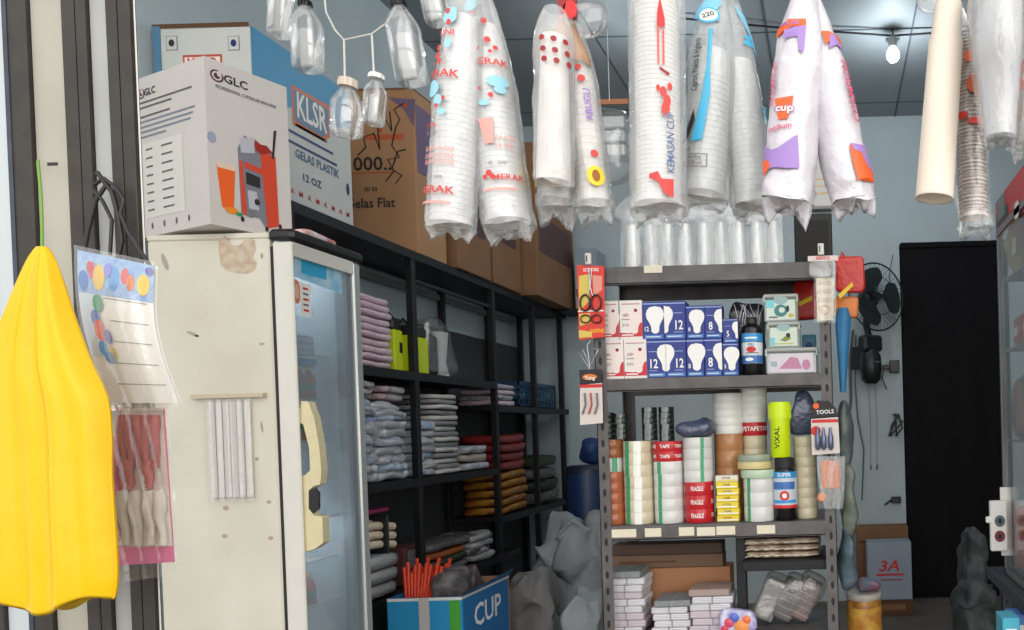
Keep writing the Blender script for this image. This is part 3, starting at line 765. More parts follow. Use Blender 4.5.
# 1: two long sleeves with red and pale blue print
t, T1, k = bundle('hanging_cup_bag', 'pair of long milky sleeves with red and pale blue print, leftmost cup bag', (470, -22),
    [dict(a=(474, -12), b=(459, 232), w=42, cm=wstack, cups=(.16, .985), top=.58, dy=-.03), dict(a=(474, -14), b=(509, 228), w=45, cm=wstack, cups=(.16, .98), dy=.02, by=-.02, top=.5, tl=.04)])
for n_, (S, r, sl) in enumerate(T1):
    b = MB()
    def at(px, py): return xr(S, t, px, py)
    if n_ == 0:
        for (x, y, h, s_) in ((458, 43, .012, 'UNI'), (451, 84, .017, 'MERAK'), (447, 197, .016, 'MERAK')):
            c = at(x, y); b.text(S, s_, c[0], c[1], h * .95, rpr, O, 0, 1.05, flipy=True)
        for y in (157, 164, 170): c = at(449, y); b.text(S, 'GELAS 16 OZ', c[0], c[1], .009, ppr, O, 0, .9, flipy=True)
        for y in (134, 141): c = at(443, y); b.text(S, 'ISI 50', c[0], c[1], .009, rpr if y < 140 else gpr, O, 0, 1.2, flipy=True)
        c = at(447, 184); b.text(S, 'o o oo', c[0], c[1], .009, gpr, O, 0, 1, flipy=True); c = at(446, 209); b.rect(S, c[0] - .035, c[1] - .002, c[0] + .03, c[1] + .002, ppr, O, 6)
        for x, y, rx_, ry_ in ((460, 27, .012, .014), (446, 98, .015, .016), (452, 110, .008, .01), (463, 22, .006, .01), (455, 122, .007, .006), (460, 54, .005, .01)): c = at(x, y); b.ell(S, c[0], c[1], rx_, ry_, cpr, O)
        for x, y, q in ((452, 58, .004), (451, 66, .005), (453, 72, .004), (447, 73, .003), (438, 117, .004), (451, 116, .003), (457, 109, .003), (459, 21, .004), (460, 33, .004)): c = at(x, y); b.ell(S, c[0], c[1], q, q * 1.5, rpr, O + .0004)
    else:
        c = at(497, 73); b.text(S, 'MERAK', c[0], c[1], .015, rpr, O, 0, 1.0, flipy=True)
        c = at(517, 187); b.text(S, 'MERAK', c[0] + .002, c[1], .012, rpr, O, 0, 1, flipy=True)
        c = at(513, 199); b.rect(S, c[0] - .028, c[1] - .002, c[0] + .025, c[1] + .002, ppr, O, 6)
        c = at(509, 173); b.text(S, 'o  oo', c[0], c[1], .01, gpr, O, 0, 1, flipy=True)
        a0 = at(498, 130); a1 = at(503, 155); b.poly(S, [(a0[0] - .012, a0[1]), (a0[0] + .012, a0[1]), (a0[0] + .008, a1[1]), (a0[0] - .006, a1[1])], ppr, O)
        for x, y, rx_, ry_ in ((477, 12, .012, .014), (479, 42, .008, .01), (505, 92, .018, .012), (507, 100, .01, .008), (496, 115, .008, .006)): c = at(x, y); b.ell(S, c[0], c[1], rx_, ry_, cpr, O)
        for x, y, q in ((481, 22, .003), (489, 30, .005), (494, 50, .005), (500, 57, .004), (497, 62, .003), (488, 60, .003), (492, 101, .003), (501, 107, .004), (503, 184, .005), (506, 187, .004), (500, 188, .004)): c = at(x, y); b.ell(S, c[0], c[1], q, q * 1.3, rpr, O + .0004)
        for y in (148, 156): c = at(513, y); b.text(S, '16 OZ', c[0], c[1], .009, ppr, O, 0, .9, flipy=True)
    weld(b, sl)

mat('flower_brown', (150, 90, 30), .6)
# 2: three short rolls with red dots and sunflowers
skin = film('amber_film', (214, 160, 120), clear=.45, rough=.2)
rolls = mat('white_paper_roll', (228, 222, 216), .5)
t, T2, k = bundle('hanging_cup_bag', 'cluster of three white rolls with red dots and yellow flowers', (566, 20),
    [dict(a=(564, 24), b=(552, 205), w=36, cm=rolls, cups=(.2, .95), top=.42, dy=.03, pitch=.014, tl=.05), dict(a=(568, 24), b=(592, 207), w=34, cm=rolls, cups=(.2, .96), top=.36, dy=.02, pitch=.014, tl=.04),
     dict(a=(563, 22), b=(562, 193), w=34, cm=rolls, cups=(.16, .98), top=.24, dy=-.045, pitch=.5, lip=0, cr=1.0, corners=False)])
for n_, (S, r, sl) in enumerate(T2):
    b = MB(); at = lambda px, py: xr(S, t, px, py)
    if n_ == 2:
        for x in (552, 561, 569):
            for y in (49, 60, 70): c = at(x + (y - 60) * .1, y + (x - 560) * .1); b.ell(S, c[0], c[1], .0045, .0055, redd, O)
    elif n_ == 1:
        for x, y, q in ((579, 66, .004), (583, 76, .005), (586, 87, .006), (576, 76, .004), (598, 160, .006)): c = at(x, y); b.ell(S, c[0], c[1], q, q * 1.2, rpr, O)
        c = at(592, 112); b.text(S, 'ABUGU', c[0], c[1], .012, purple, O, math.pi / 2, 1.2, flipy=True)
        c = at(600, 182); b.ell(S, c[0], c[1], .014, .02, yellow, O); b.ell(S, c[0], c[1], .006, .012, mat('flower_brown', (150, 90, 30), .6), O + .0006)
    else:
        for x, y, rx_, ry_ in ((548, 172, .01, .03), (541, 182, .022, .02)): c = at(x, y); b.ell(S, c[0], c[1], rx_, ry_, yellow, O)
        c = at(540, 182); b.ell(S, c[0], c[1], .007, .007, mat('flower_brown'), O + .0006)
        c = at(540, 80); b.ell(S, c[0], c[1], .01, .05, mat('ochre_print', (214, 160, 60), .5), O)
        for k_ in range(8): c = at(538, 105 + k_ * 8); b.rect(S, c[0] - .008, c[1], c[0] + .008, c[1] + .003, mat('lilac_print', (206, 190, 220), .5), O)
    weld(b, sl)
b = MB(); S = Tube((0, 0, .0), hy(566, 66, YC) - V(t.location), lambda y: .012 + y * .34); sleeve(b, S, S.rad, skin, 5, tail=False, nj=10); link('neck_film', b, t, label='amber gathered film neck')
b = MB(); P = hy(585, 17, YC) - V(t.location); pillow(b, .085, .05, .065, thinf, 3, .5, .8, 16, 10, (P.x, 0, P.z - .035), False)
b.ell(Flat(P + V((-.02, -.028, 0)), (1, 0, 0), (0, 0, 1), (0, -1, 0)), 0, 0, .014, .018, red, 0); b.ell(Flat(P + V((-.02, -.028, 0)), (1, 0, 0), (0, 0, 1), (0, -1, 0)), -.016, .016, .008, .02, redd, 0)
link('film_end', b, t, label='puffed clear film end with red print')
b = MB(); b.box((-.012, -.004, -.0), (.022, .004, .10), redd); link('header_card', b, t)

# 3: tall white cup column with a red mark
t, T3, k = bundle('hanging_cup_bag', 'single tall white cup column with red bow and blue lettering', (655, -40),
    [dict(a=(656, -30), b=(659, 211), w=52, cm=cupw, cups=(.13, .975), top=.12, cr=.86, pitch=.009, tl=.035)])
S, r, sl = T3[0]; b = MB(); at = lambda px, py: xr(S, t, px, py)
b.poly(S, [at(665, 12), at(669, 34), at(669, 42), at(663, 42), at(663, 30)], red, O)
for (x0, y0, x1, y1) in ((663, 42, 665, 78), (667, 44, 669, 78)): a0, a1 = at(x0, y0), at(x1, y1); b.rect(S, a0[0], a0[1], a1[0] , a1[1], mat('faded_red', (206, 90, 90), .5), O)
b.poly(S, [at(665, 80), at(673, 85), at(672, 88), at(665, 83)], redd, O)
for x, y, q in ((664, 101, .005), (668, 104, .008), (671, 112, .009), (670, 120, .01), (673, 98, .006)): c = at(x, y); b.ell(S, c[0], c[1], q * .7, q * 1.3, rpr, O)
c = at(674, 152); b.text(S, 'KEMASAN CUP', c[0], c[1], .014, mat('slate_ink', (90, 110, 150), .5), O, math.pi / 2, .95, flipy=True)
b.poly(S, [at(657, 184), at(664, 181), at(667, 188), at(676, 187), at(676, 205), at(670, 203), at(664, 191), at(657, 188)], rpr, O)
weld(b, sl)

# 4: two clear sleeves with cyan print
t, T4, k = bundle('hanging_cup_bag', 'two clear cup sleeves with cyan wave print and black lettering', (722, -14), y=1.62, tubes=
    [dict(a=(716, -8), b=(703, 201), w=47, cm=mat('clear_cup_stack', (222, 224, 222), .3), cups=(.3, .97), top=.5, pitch=.012), dict(a=(728, -6), b=(752, 205), w=40, cm=MATS['clear_cup_stack'], cups=(.3, .98), top=.6, pitch=.012, dy=.03)])
for n_, (S, r, sl) in enumerate(T4):
    b = MB(); at = lambda px, py: xr(S, t, px, py)
    cy2 = mat('sky_cyan_print', (70, 180, 222), .45)
    if n_ == 0:
        b.poly(S, [at(710, 8), at(720, 2), at(722, 12), at(716, 24), at(708, 30), at(700, 26), at(698, 20)], mat('pale_sky_print', (130, 196, 224), .45), O)
        c = at(712, 26); b.ell(S, c[0], c[1], .02, .018, cy2, O + .0005, 20); b.ell(S, c[0], c[1], .016, .014, paper, O + .001, 20); b.text(S, '220', c[0], c[1], .011, ink, O + .0016, .4, 1, flipy=True)
        pts = [(713, 40), (716, 40), (714, 80), (714, 104), (707, 150), (697, 151), (706, 112), (711, 80)]
        b.poly(S, [at(*p) for p in pts], cy2, O)
        b.poly(S, [at(*p) for p in [(700, 120), (701, 130), (693, 151), (689, 151)]], ink, O)
        c = at(702, 76); b.text(S, 'Cypron, Praktis & Higienis', c[0], c[1], .013, mat('dark_lettering', (60, 60, 70), .5), O, math.pi / 2 + .0, .62, flipy=True)
        for y in (60, 72, 84, 98): c = at(690, y); b.ell(S, c[0], c[1], .006, .012, MATS['pale_sky_print'], O)
        c = at(688, 133); b.ell(S, c[0], c[1], .012, .024, cy2, O); b.ell(S, c[0], c[1], .008, .018, paper, O + .0005)
        c = at(697, 169); 
        for (x0, y0, x1, y1) in ((-.03, -.014, .03, -.012), (-.03, .012, .03, .014), (-.03, -.014, -.028, .014), (.028, -.014, .03, .014)): b.rect(S, c[0] + x0, c[1] + y0, c[0] + x1, c[1] + y1, gpr, O, 4)
        b.text(S, 'Isi: 50 Pcs', c[0], c[1] - .006, .008, grey, O, 0, .9, flipy=True); b.text(S, 'Uk: 220 ml', c[0], c[1] + .006, .008, grey, O, 0, .9, flipy=True)
        c = at(690, 158); b.text(S, 'GELAS', c[0], c[1], .009, grey, O, 0, 1, flipy=True)
    else:
        c = at(760, 75); b.text(S, 'GELAS PLASTIK', c[0], c[1], .016, mat('dark_lettering'), O, math.pi / 2, .85, flipy=True)
        b.poly(S, [at(*p) for p in [(735, 12), (742, 20), (756, 42), (762, 60), (768, 92), (766, 92), (758, 62), (748, 40), (737, 20)]], MATS['pale_sky_print'], O)
        b.poly(S, [at(*p) for p in [(761, 110), (769, 108), (770, 126), (766, 128)]], cy2, O)
        for y in (44, 50): c = at(748, y); b.ell(S, c[0], c[1], .012, .006, cy2, O)
    weld(b, sl)

# 5: two white sleeves with orange and purple print
wf = film('white_film', (222, 218, 226), clear=.14, bump=.8)
vi = mat('violet_cup_print', (160, 128, 196), .45); orr = mat('orange_cup_print', (238, 98, 44), .45)
t, T5, k = bundle('hanging_cup_bag', 'two white cup sleeves with orange and purple print, right of the cyan pair', (806, -10),
    [dict(a=(806, -3), b=(788, 206), w=47, cm=cupw, cups=(.2, .95), top=.42, fm=wf, dy=-.02, tl=.05), dict(a=(808, -3), b=(853, 203), w=42, cm=cupw, cups=(.2, .95), top=.5, fm=wf, tl=.04)])
for n_, (S, r, sl) in enumerate(T5):
    b = MB(); at = lambda px, py: xr(S, t, px, py)
    P = lambda *pts: [at(*p) for p in pts]
    if n_ == 0:
        b.poly(S, P((781, 34), (792, 30), (806, 31), (806, 38), (795, 39), (780, 44)), orr, O)
        b.poly(S, P((788, 41), (806, 38), (804, 66), (800, 64), (799, 50), (787, 50)), vi, O + .0004)
        c = at(792, 35); b.text(S, 'PER 50', c[0], c[1], .009, vi, O + .001, 0, 1, flipy=True)
        c = at(777, 92); b.text(S, 'CHAMPION', c[0], c[1], .014, mat('rose_lettering', (206, 84, 120), .5), O, math.pi / 2, .9, flipy=True)
        b.poly(S, P((779, 108), (795, 108), (794, 116), (790, 130), (782, 130), (780, 116)), orr, O)
        c = at(787, 119); b.text(S, 'cup', c[0], c[1], .017, vi, O + .001, 0, 1.2, flipy=True); b.text(S, 'cup', c[0] + .001, c[1] + .001, .014, paper, O + .0014, 0, 1.2, flipy=True)
        c = at(782, 137); b.text(S, 'medium', c[0], c[1], .011, mat('rose_lettering'), O, .15, 1, flipy=True)
        b.poly(S, P((769, 150), (775, 158), (782, 157), (789, 152), (795, 147), (798, 145), (799, 177), (788, 178), (776, 176), (768, 178)), vi, O)
        b.poly(S, P((767, 166), (772, 166), (775, 174), (768, 182)), orr, O + .0005)
    else:
        b.poly(S, P((821, 42), (827, 41), (840, 41), (842, 48), (828, 52), (825, 56)), orr, O)
        b.poly(S, P((828, 44), (832, 44), (836, 50), (842, 50), (842, 56), (834, 54), (828, 60)), vi, O + .0005)
        c = at(848, 98); b.text(S, 'CHAMPION', c[0], c[1], .016, mat('rose_lettering'), O, math.pi / 2 + .0, 1.15, flipy=True)
        b.poly(S, P((848, 153), (861, 152), (868, 168), (871, 186), (856, 188), (851, 170)), orr, O)
        b.poly(S, P((848, 152), (861, 151), (862, 158), (868, 166), (870, 176), (864, 172), (858, 160), (852, 158)), vi, O + .0005)
    weld(b, sl)

# 6: cream cup column and the ribbed bag next to it
t, T6, k = bundle('hanging_cup_bag', 'smooth cream paper cup column beside a striped ribbed cup bag', (944, 6),
    [dict(a=(968, 12), b=(976, 226), w=31, cm=mat('ribbed_cup_brown', (214, 204, 196), .4), cups=(.12, .95), top=.15, pitch=.0085, lip=.0045, dy=.02, fm=thinf, tl=.03)])
S, r, sl = T6[0]
b = MB(); A = hy(945, 16, YC) - V(t.location); B = hy(931, 206, YC) - V(t.location); A.y = B.y = -.05
S0 = Tube(A, B, lambda y: .03); L = S0.L; k = YC / F
R = []; n = 28
for tt, w_ in ((0, 22), (.01, 25), (.02, 26), (.2, 30), (.205, 33), (.6, 34.5), (.985, 36.5), (1, 37), (1.004, 36), (.99, 33)):
    R.append([S0.A + S0.a * tt * L + (S0.s * math.cos(6.2832 * q / n) + S0.f * math.sin(6.2832 * q / n)) * w_ * k / 2 for q in range(n)])
ivory = mat('ivory_paper_cup', (230, 218, 202), .45)
b.ring(R, ivory, True, True, False); R2 = [R[-1], [S0.A + S0.a * .93 * L + (S0.s * math.cos(6.2832 * q / n) + S0.f * math.sin(6.2832 * q / n)) * 12 * k for q in range(n)]]
b.ring(R2, ivory, True, False, True)
link('ivory_cup_stack', b, t, label='smooth ivory paper cup column')
b = MB(); brn = mat('brown_stripe', (120, 84, 74), .5)
for q in range(62):
    y = .04 + q * .0068; 
    if y < S.L * .93: b.rect(S, -r * .95, y, r * 1.2, y + .0018, brn, -r * .05, 6)
at = lambda px, py: xr(S, t, px, py)
for x, y, rx_, ry_, m_ in ((968, 65, .012, .012, orr), (972, 92, .016, .02, mat('burnt_print', (200, 90, 50), .5)), (962, 122, .009, .008, rpr), (973, 128, .016, .007, rpr), (980, 135, .012, .005, rpr)): c = at(x, y); b.ell(S, c[0], c[1], rx_, ry_, m_, O)
weld(b, sl)
b = MB(); P = V((.0, 0, .0)); pillow(b, .075, .05, .045, thinf, 9, .6, .8, 16, 10, (-.02, 0, -.012), False); b.tube([(0, 0, 0), (.03, -.01, -.02), (.045, 0, -.05)], .012, thinf, 8); link('film_knot', b, t)

# 7: frosted tapered stack and the printed one at the right edge
t, T7, k = bundle('hanging_cup_bag', 'frosted clear tapered cup stack, second from the right edge', (996, -30), y=1.38, tubes=
    [dict(a=(996, -20), b=(1000, 138), w=44, top=.1, cm=None, fm=None)])
S, r, _ = T7[0]; b = MB(); R = []; k = YC / F; n = 28; frost = film('frosted_cups', (214, 214, 218), clear=.28, rough=.25, bump=.1)
for tt, w_ in ((0, 40), (.1, 45), (.2, 47), (.53, 44), (.54, 40), (.75, 35), (.76, 33), (.97, 28), (1, 27)):
    R.append([S.A + S.a * tt * S.L + (S.s * math.cos(6.2832 * q / n) + S.f * math.sin(6.2832 * q / n)) * w_ * k / 2 for q in range(n)])
b.ring(R, frost, True); link('cup_stack', b, t)
b = MB(); R = [[S.A + S.a * tt * S.L + (S.s * math.cos(6.2832 * q / n) + S.f * math.sin(6.2832 * q / n)) * (w_ * k / 2) * (1 + .05 * math.sin(q * 2.2)) for q in range(n)] for tt, w_ in ((0, 46), (.2, 52), (.5, 49), (.8, 40), (1, 33), (1.03, 30))]
b.ring(R, thinf, True, False, True); fringe(b, S, .03, .03, 3, thinf); link('film_sleeve', b, t)
t, T8, k = bundle('hanging_cup_bag', 'white cup sleeve with red and orange print at the right edge', (1030, -30),
    [dict(a=(1030, -20), b=(1030, 150), w=34, cm=cupw, cups=(.1, .97), top=.12)])
S, r, sl = T8[0]; b = MB(); at = lambda px, py: xr(S, t, px, py)
for x, y, rx_, ry_, m_ in ((1018, 15, .006, .03, rpr), (1020, 75, .008, .014, rpr), (1019, 91, .012, .012, orr), (1016, 114, .005, .022, orr)): c = at(x, y); b.ell(S, c[0], c[1], rx_, ry_, m_, O)
weld(b, sl)

# ------------------------------------------------------------------ clear bottles on a string
btf = film('clear_bottle_plastic', (226, 230, 232), clear=.81, rough=.06, bump=0, gl=.5)
inner = mat('bottle_insert_white', (224, 226, 226), .4)
YB = 1.9
b = MB(); b.tube([(-1.70, YB, 2.93), (1.9, YB, 2.93)], .012, rackm, 10)
for x in (-1.68, 1.88): b.box((x - .02, Y0 - .02, 2.91), (x + .02, YB + .01, 2.95), rackm)
solo('bottle_rail', b, 'thin rail behind the shop front that carries the bottle string', 'pipe')
def hang_bottle(label, top, bot, w, capm, insert=True, square=True, neck=.16, capw=.42, strtop=None):
    """top/bot: photo points of the cap top and the base"""
    Tt = hy(*top, YB); Bb = hy(*bot, YB); k = YB / F
    t = thing('hanging_bottle', label, 'bottle', tuple(Bb), 0, 'clear bottles hanging on a string')
    ax = (Tt - Bb); L = ax.length; ax.normalize(); t.rotation_euler = (0, math.atan2(ax.x, ax.z), 0)
    r = w * k / 2; n = 20
    def ringsq(q, z, e=.5 if square else 1):
        out = []
        for j in range(n):
            a = 2 * math.pi * j / n + .39; c, s_ = math.cos(a), math.sin(a)
            out.append(V((math.copysign(abs(c) ** e, c) * q * .92, math.copysign(abs(s_) ** e, s_) * q * .8, z)))
        return out
    R = [ringsq(r * .8, 0), ringsq(r, .006), ringsq(r, L * (1 - neck) * .8), ringsq(r * .9, L * (1 - neck) * .88), ringsq(r * .45, L * (1 - neck * .6), 1), ringsq(r * .4, L * (1 - neck * .45), 1)]
    b = MB(); b.ring(R, btf, True); link('bottle_body', b, t)
    b = MB(); cw = r * capw; b.lathe([(cw, L * (1 - neck * .5)), (cw, L * .99), (cw * .85, L)], capm, n=16)
    for j in range(12): a = j * .5236; b.box((cw * math.cos(a) - .001, cw * math.sin(a) - .001, L * (1 - neck * .5)), (cw * math.cos(a) + .001, cw * math.sin(a) + .001, L * .97), capm)
    link('bottle_cap', b, t)
    if insert:
        b = MB(); b.box((-r * .5, -r * .2, L * .05), (r * .4, r * .1, L * .6), inner, .004); link('paper_insert', b, t, label='white paper insert')
    return t, Tt, L
h1 = hang_bottle('tall clear bottle with white insert cut by the picture top, leftmost', (283, -38), (279, 37), 21, blackg)
h2 = hang_bottle('clear square bottle with black cap above the blue carton', (305, 1), (309, 71), 28, blackg)
h3 = hang_bottle('round clear jar-like bottle with cream cap, lowest on the string', (348, 79), (346, 136), 33, mat('cream_cap', (220, 206, 192), .4), False, False, .30, .5)
h4 = hang_bottle('small clear bottle with white flip cap beside the round one', (377, 74), (373, 125), 20, paper, True, True, .2, .7)
h5 = hang_bottle('large tilted clear bottle with black cap, hanging over the brown carton', (398, 0), (413, 84), 31, blackg)
h6 = hang_bottle('clear bottle at the picture top beside the leftmost cup bag', (426, -38), (439, 24), 25, blackg)
def Q(px, py): return hy(px, py, YB)
b = MB()
b.tube([V((Q(283, -38).x, YB, 2.93)), Q(283, -38)], .0022, string, 5); b.tube([V((Q(303, -38).x, YB, 2.93)), Q(305, 2)], .0022, string, 5)
b.tube([V((Q(318, -30).x, YB, 2.93)), Q(326, 12), Q(335, 30), Q(344, 40), Q(372, 34), Q(388, 22), Q(396, 6), Q(400, -20), V((Q(400, -30).x, YB, 2.93))], .0024, string, 6)
b.tube([Q(344, 40), Q(345, 78)], .0028, string, 5); b.tube([Q(372, 35), Q(374, 74)], .0028, string, 5); b.tube([V((Q(424, -38).x, YB, 2.93)), Q(426, -38)], .0022, string, 5)
solo('bottle_hanging_string', b, 'white string loop that carries the clear bottles', 'string')

# ------------------------------------------------------------------ yellow bag
YG = 1.27
yel = mat('yellow_plastic', (236, 184, 2), .34, bump=.5, bscale=7, spec=.35)
rows = [(247, 37, 47, .012), (255, 31, 53, .02), (270, 24, 58, .03), (300, 12, 66, .045), (340, -4, 79, .055), (375, -16, 93, .06), (395, -20, 106, .062), (425, -22, 108, .06), (445, -22, 109, .06), (470, -24, 108, .06), (540, -24, 114, .062), (585, -24, 116, .06), (601, -24, 113, .056)]
P0 = hy(42, 247, YG); YGt = thing('yellow_bag', 'bright yellow plastic bag hanging on the gate at the left edge', 'bag', tuple(P0))
R = []; n = 72
for i, (py, a0, a1, dp) in enumerate(rows):
    ring = []
    for j in range(n):
        a = 2 * math.pi * j / n; c, s_ = math.cos(a), math.sin(a)
        px = (a0 + a1) / 2 + (a1 - a0) / 2 * c
        f = min(1, i / 4.0)
        fold = (.006 * math.sin(c * 6.5 + i * .10 + .6) + .0045 * math.sin(c * 15 - i * .16) + .004 * noise.noise(V((c * 5, i * .45, 1)))) * f
        pyy = py + (6 * math.sin(c * 5 + 1) if i == len(rows) - 1 else 0) + (3 * math.cos(c * 3))* (i > 9)
        p = hy(px, pyy, YG) - P0
        p.y = math.copysign(abs(s_) ** .7, s_) * dp * .42 + (fold if s_ < 0 else fold * .3) - .0
        ring.append(p)
    R.append(ring)
b = MB(); b.ring(R, yel, True, True, False); bag = link('bag_body', b, YGt)
sd = bag.modifiers.new('smooth', 'SUBSURF'); sd.levels = 1; sd.render_levels = 1
b = MB(); inside = [[V((p.x * .985 + .0005, p.y * .9, p.z - .006 + .0)) for p in R[-1]], [V((p.x * .96, p.y * .8 , p.z + .05)) for p in R[-1]]]
b.ring([R[-1]] + inside[:1] + inside[1:], mat('yellow_hem', (226, 182, 8), .35), True, False, True); link('open_hem', b, YGt)
b = MB(); p = [hy(41 + 1.0 * i, 163 + i * 10, YG) - P0 for i in range(9)]
b.tube([hy(38, 163, YG) - P0, hy(41, 195, YG) - P0, hy(42, 222, YG) - P0, V((0, 0, 0))], .0022, mat('green_string', (120, 160, 70), .7), 6); b.tube([hy(38, 163, YG) - P0, hy(38, 160, GY - .012) - P0], .002, MATS['green_string'], 6)
link('hanging_cord', b, YGt, label='green string')

# ------------------------------------------------------------------ invitation cards with balloons
YI = 1.37
c4 = [hy(109, 403, YI), hy(179, 403, YI), hy(78, 250, YI), hy(155, 266, YI)]
o = V((c4[2].x, YI, c4[2].z)); IC = thing('hanging_invitation_pack', 'balloon-print invitation cards in a clear sleeve hanging on the gate', 'card pack', tuple(o))
S = Bil(c4[0] - o, c4[1] - o, c4[2] - o, c4[3] - o, .012); S.n = -S.n if S.n.y > 0 else S.n
class Curved:
    def __init__(s, S): s.S = S
    def __call__(s, x, y, off=0):
        bow = .10 * math.sin(math.pi * y) * -1
        return s.S(x + bow * 1.0, y, off)
S = Curved(S)
b = MB(); b.sheet(lambda u, v: S(u, v, 0), 12, 14, paper); b.sheet(lambda u, v: S(u, v, -.006), 12, 14, paper)
b.rect(S, 0, .72, 1, 1, mat('sky_card_print', (120, 160, 214), .4, rgb2=(170, 196, 230), vscale=60), .001, 10, 6)
b.rect(S, 0, .3, .22, .74, mat('pale_blue_card', (214, 226, 240), .4), .0009, 4, 6)
bl = [(.08, .80, .07, .07, (60, 120, 200)), (.20, .88, .05, .06, (226, 80, 130)), (.30, .84, .08, .09, (240, 200, 50)), (.5, .85, .07, .09, (90, 160, 220)), (.64, .88, .05, .06, (220, 70, 80)), (.72, .84, .05, .06, (226, 130, 60)), (.88, .84, .08, .08, (240, 205, 60)),
      (.17, .90, .04, .04, (200, 60, 60)), (.28, .66, .08, .06, (40, 150, 90)), (.22, .56, .07, .055, (70, 110, 190)), (.25, .48, .08, .07, (226, 90, 50)), (.36, .44, .06, .05, (130, 120, 190)), (.24, .36, .07, .05, (60, 130, 190)), (.36, .33, .06, .05, (214, 190, 110)), (.30, .30, .07, .04, (50, 110, 180)), (.42, .9, .05, .05, (130, 130, 220)), (.95, .95, .05, .03, (110, 100, 170))]
for i, (x, y, a, c, col) in enumerate(bl): b.ell(S, x, y, a, c, mat('balloon_print_%s' % 'abcdefghijklmnopqrs'[i], col, .4), .0014 + i * .0001, 16)
for k_, y in enumerate((.70, .55, .41, .265, .125)):
    x0 = .36 if k_ == 0 else .43 if k_ < 3 else .25
    b.rect(S, x0, y, .93, y + .006, mat('line_ink', (150, 146, 150), .5), .0012, 10)
link('card_stack', b, IC)
b = MB(); b.sheet(lambda u, v: S(-.02 + 1.05 * u, -.03 + 1.06 * v, .004 + .002 * math.sin(u * 20)), 16, 12, thinf); link('clear_sleeve', b, IC)
blw = mat('black_wire', (34, 32, 32), .5)
# black wire hooks above
b = MB()
G_ = lambda px, py, y=GY - .03: hy(px, py, y) - o
b.tube([G_(97, 172), G_(106, 185), G_(96, 200), G_(88, 230), G_(84, 252)], .004, blw, 6)
b.tube([G_(101, 178), G_(112, 192), G_(118, 215), G_(122, 240), G_(118, 258)], .004, blw, 6)
b.tube([G_(94, 185), G_(104, 178), G_(116, 188), G_(124, 200), G_(120, 214), G_(128, 232), G_(150, 266)], .0035, blw, 6)
b.tube([G_(92, 188), G_(102, 200), G_(112, 220), G_(110, 255)], .003, blw, 6)
link('wire_hook', b, IC, label='twisted black wire loops')
b = MB(); pts = [hy(p[0], p[1], YI + .012) - o for p in ((76, 255), (90, 255), (112, 400), (100, 360), (84, 330), (78, 300))]
b.prism(Flat((0, .02, 0), (1, 0, 0), (0, 0, 1), (0, -1, 0)), [(p.x, p.z) for p in pts], .004, mat('black_film_backing', (30, 26, 28), .3)); link('backing_strip', b, IC, label='black backing strip')

# ------------------------------------------------------------------ pink and white bows pack under it
YP = 1.40
t = thing('hanging_ribbon_pack', 'clear pack of dusty pink and cream ribbons below the invitation cards', 'ribbon pack', tuple(hy(140, 404, YP)))
o = V(t.location); q = lambda px, py, d=0: hy(px, py, YP + d) - o
Fp = Flat((0, 0, 0), (1, 0, 0), (0, 0, 1), (0, -1, 0)); PP = lambda *pts: [(q(*p).x, q(*p).z) for p in pts]
b = MB(); b.prism(Fp, PP((98, 408), (163, 408), (173, 562), (112, 566)), .004, mat('pack_card_pink', (236, 112, 164), .5)); b.poly(Fp, PP((121, 408), (163, 408), (173, 546), (126, 547)), mat('pack_white_ground', (226, 214, 206), .5), .0006); b.poly(Fp, PP((98, 411), (120, 411), (122, 436), (100, 437)), mat('pale_pack_card', (214, 216, 222), .5), .001); link('backing_card', b, t, label='pink backing card')
dp_ = mat('dusty_pink_ribbon', (196, 98, 100), .55, var=.15, vscale=50); pk = mat('hot_pink_ribbon', (240, 110, 160), .5); cr = mat('cream_ribbon', (232, 222, 208), .6, var=.08, vscale=40)
def strip(x0, y0, x1, y1, w, m, nm):
    b = MB(); k = YP / F
    b.tube([q(x0 + (x1 - x0) * i / 6 + 1.2 * math.sin(i * 1.7 + x0), y0 + (y1 - y0) * i / 6) + V((0, -.008, 0)) for i in range(7)], lambda u: w * k * (.42 + .13 * math.sin(u * 6)), m, 8); link(nm, b, t)
for i, x in enumerate((126, 134, 142, 150, 158)): strip(x, 415, x + 2, 468 + (i % 2) * 16, 8.5, dp_, 'ribbon_strand')
for i, x in enumerate((131, 152)): strip(x, 460, x + 2, 488, 9, dp_, 'ribbon_strand')
for x in (108, 117): strip(x, 440, x + 2, 494, 9, pk, 'ribbon_strand')
strip(104, 440, 104, 462, 8, mat('crimson_ribbon', (196, 50, 70), .5), 'ribbon_strand')
for x in (113, 126, 139, 152, 163): strip(x, 490, x + 4, 544, 11, cr, 'ribbon_strand')
b = MB(); C4 = [q(112, 584, -.02), q(180, 574, -.02), q(96, 404, -.02), q(168, 404, -.02)]
B4 = Bil(*C4); b.sheet(lambda u, v: B4(u, v, .002 * math.sin(u * 25 + v * 9)), 20, 16, thinf)
b.add([q(98, 402, -.022), q(170, 402, -.022), q(169, 410, -.022), q(99, 411, -.022)], [(0, 1, 2, 3)], milky); link('clear_pouch', b, t)
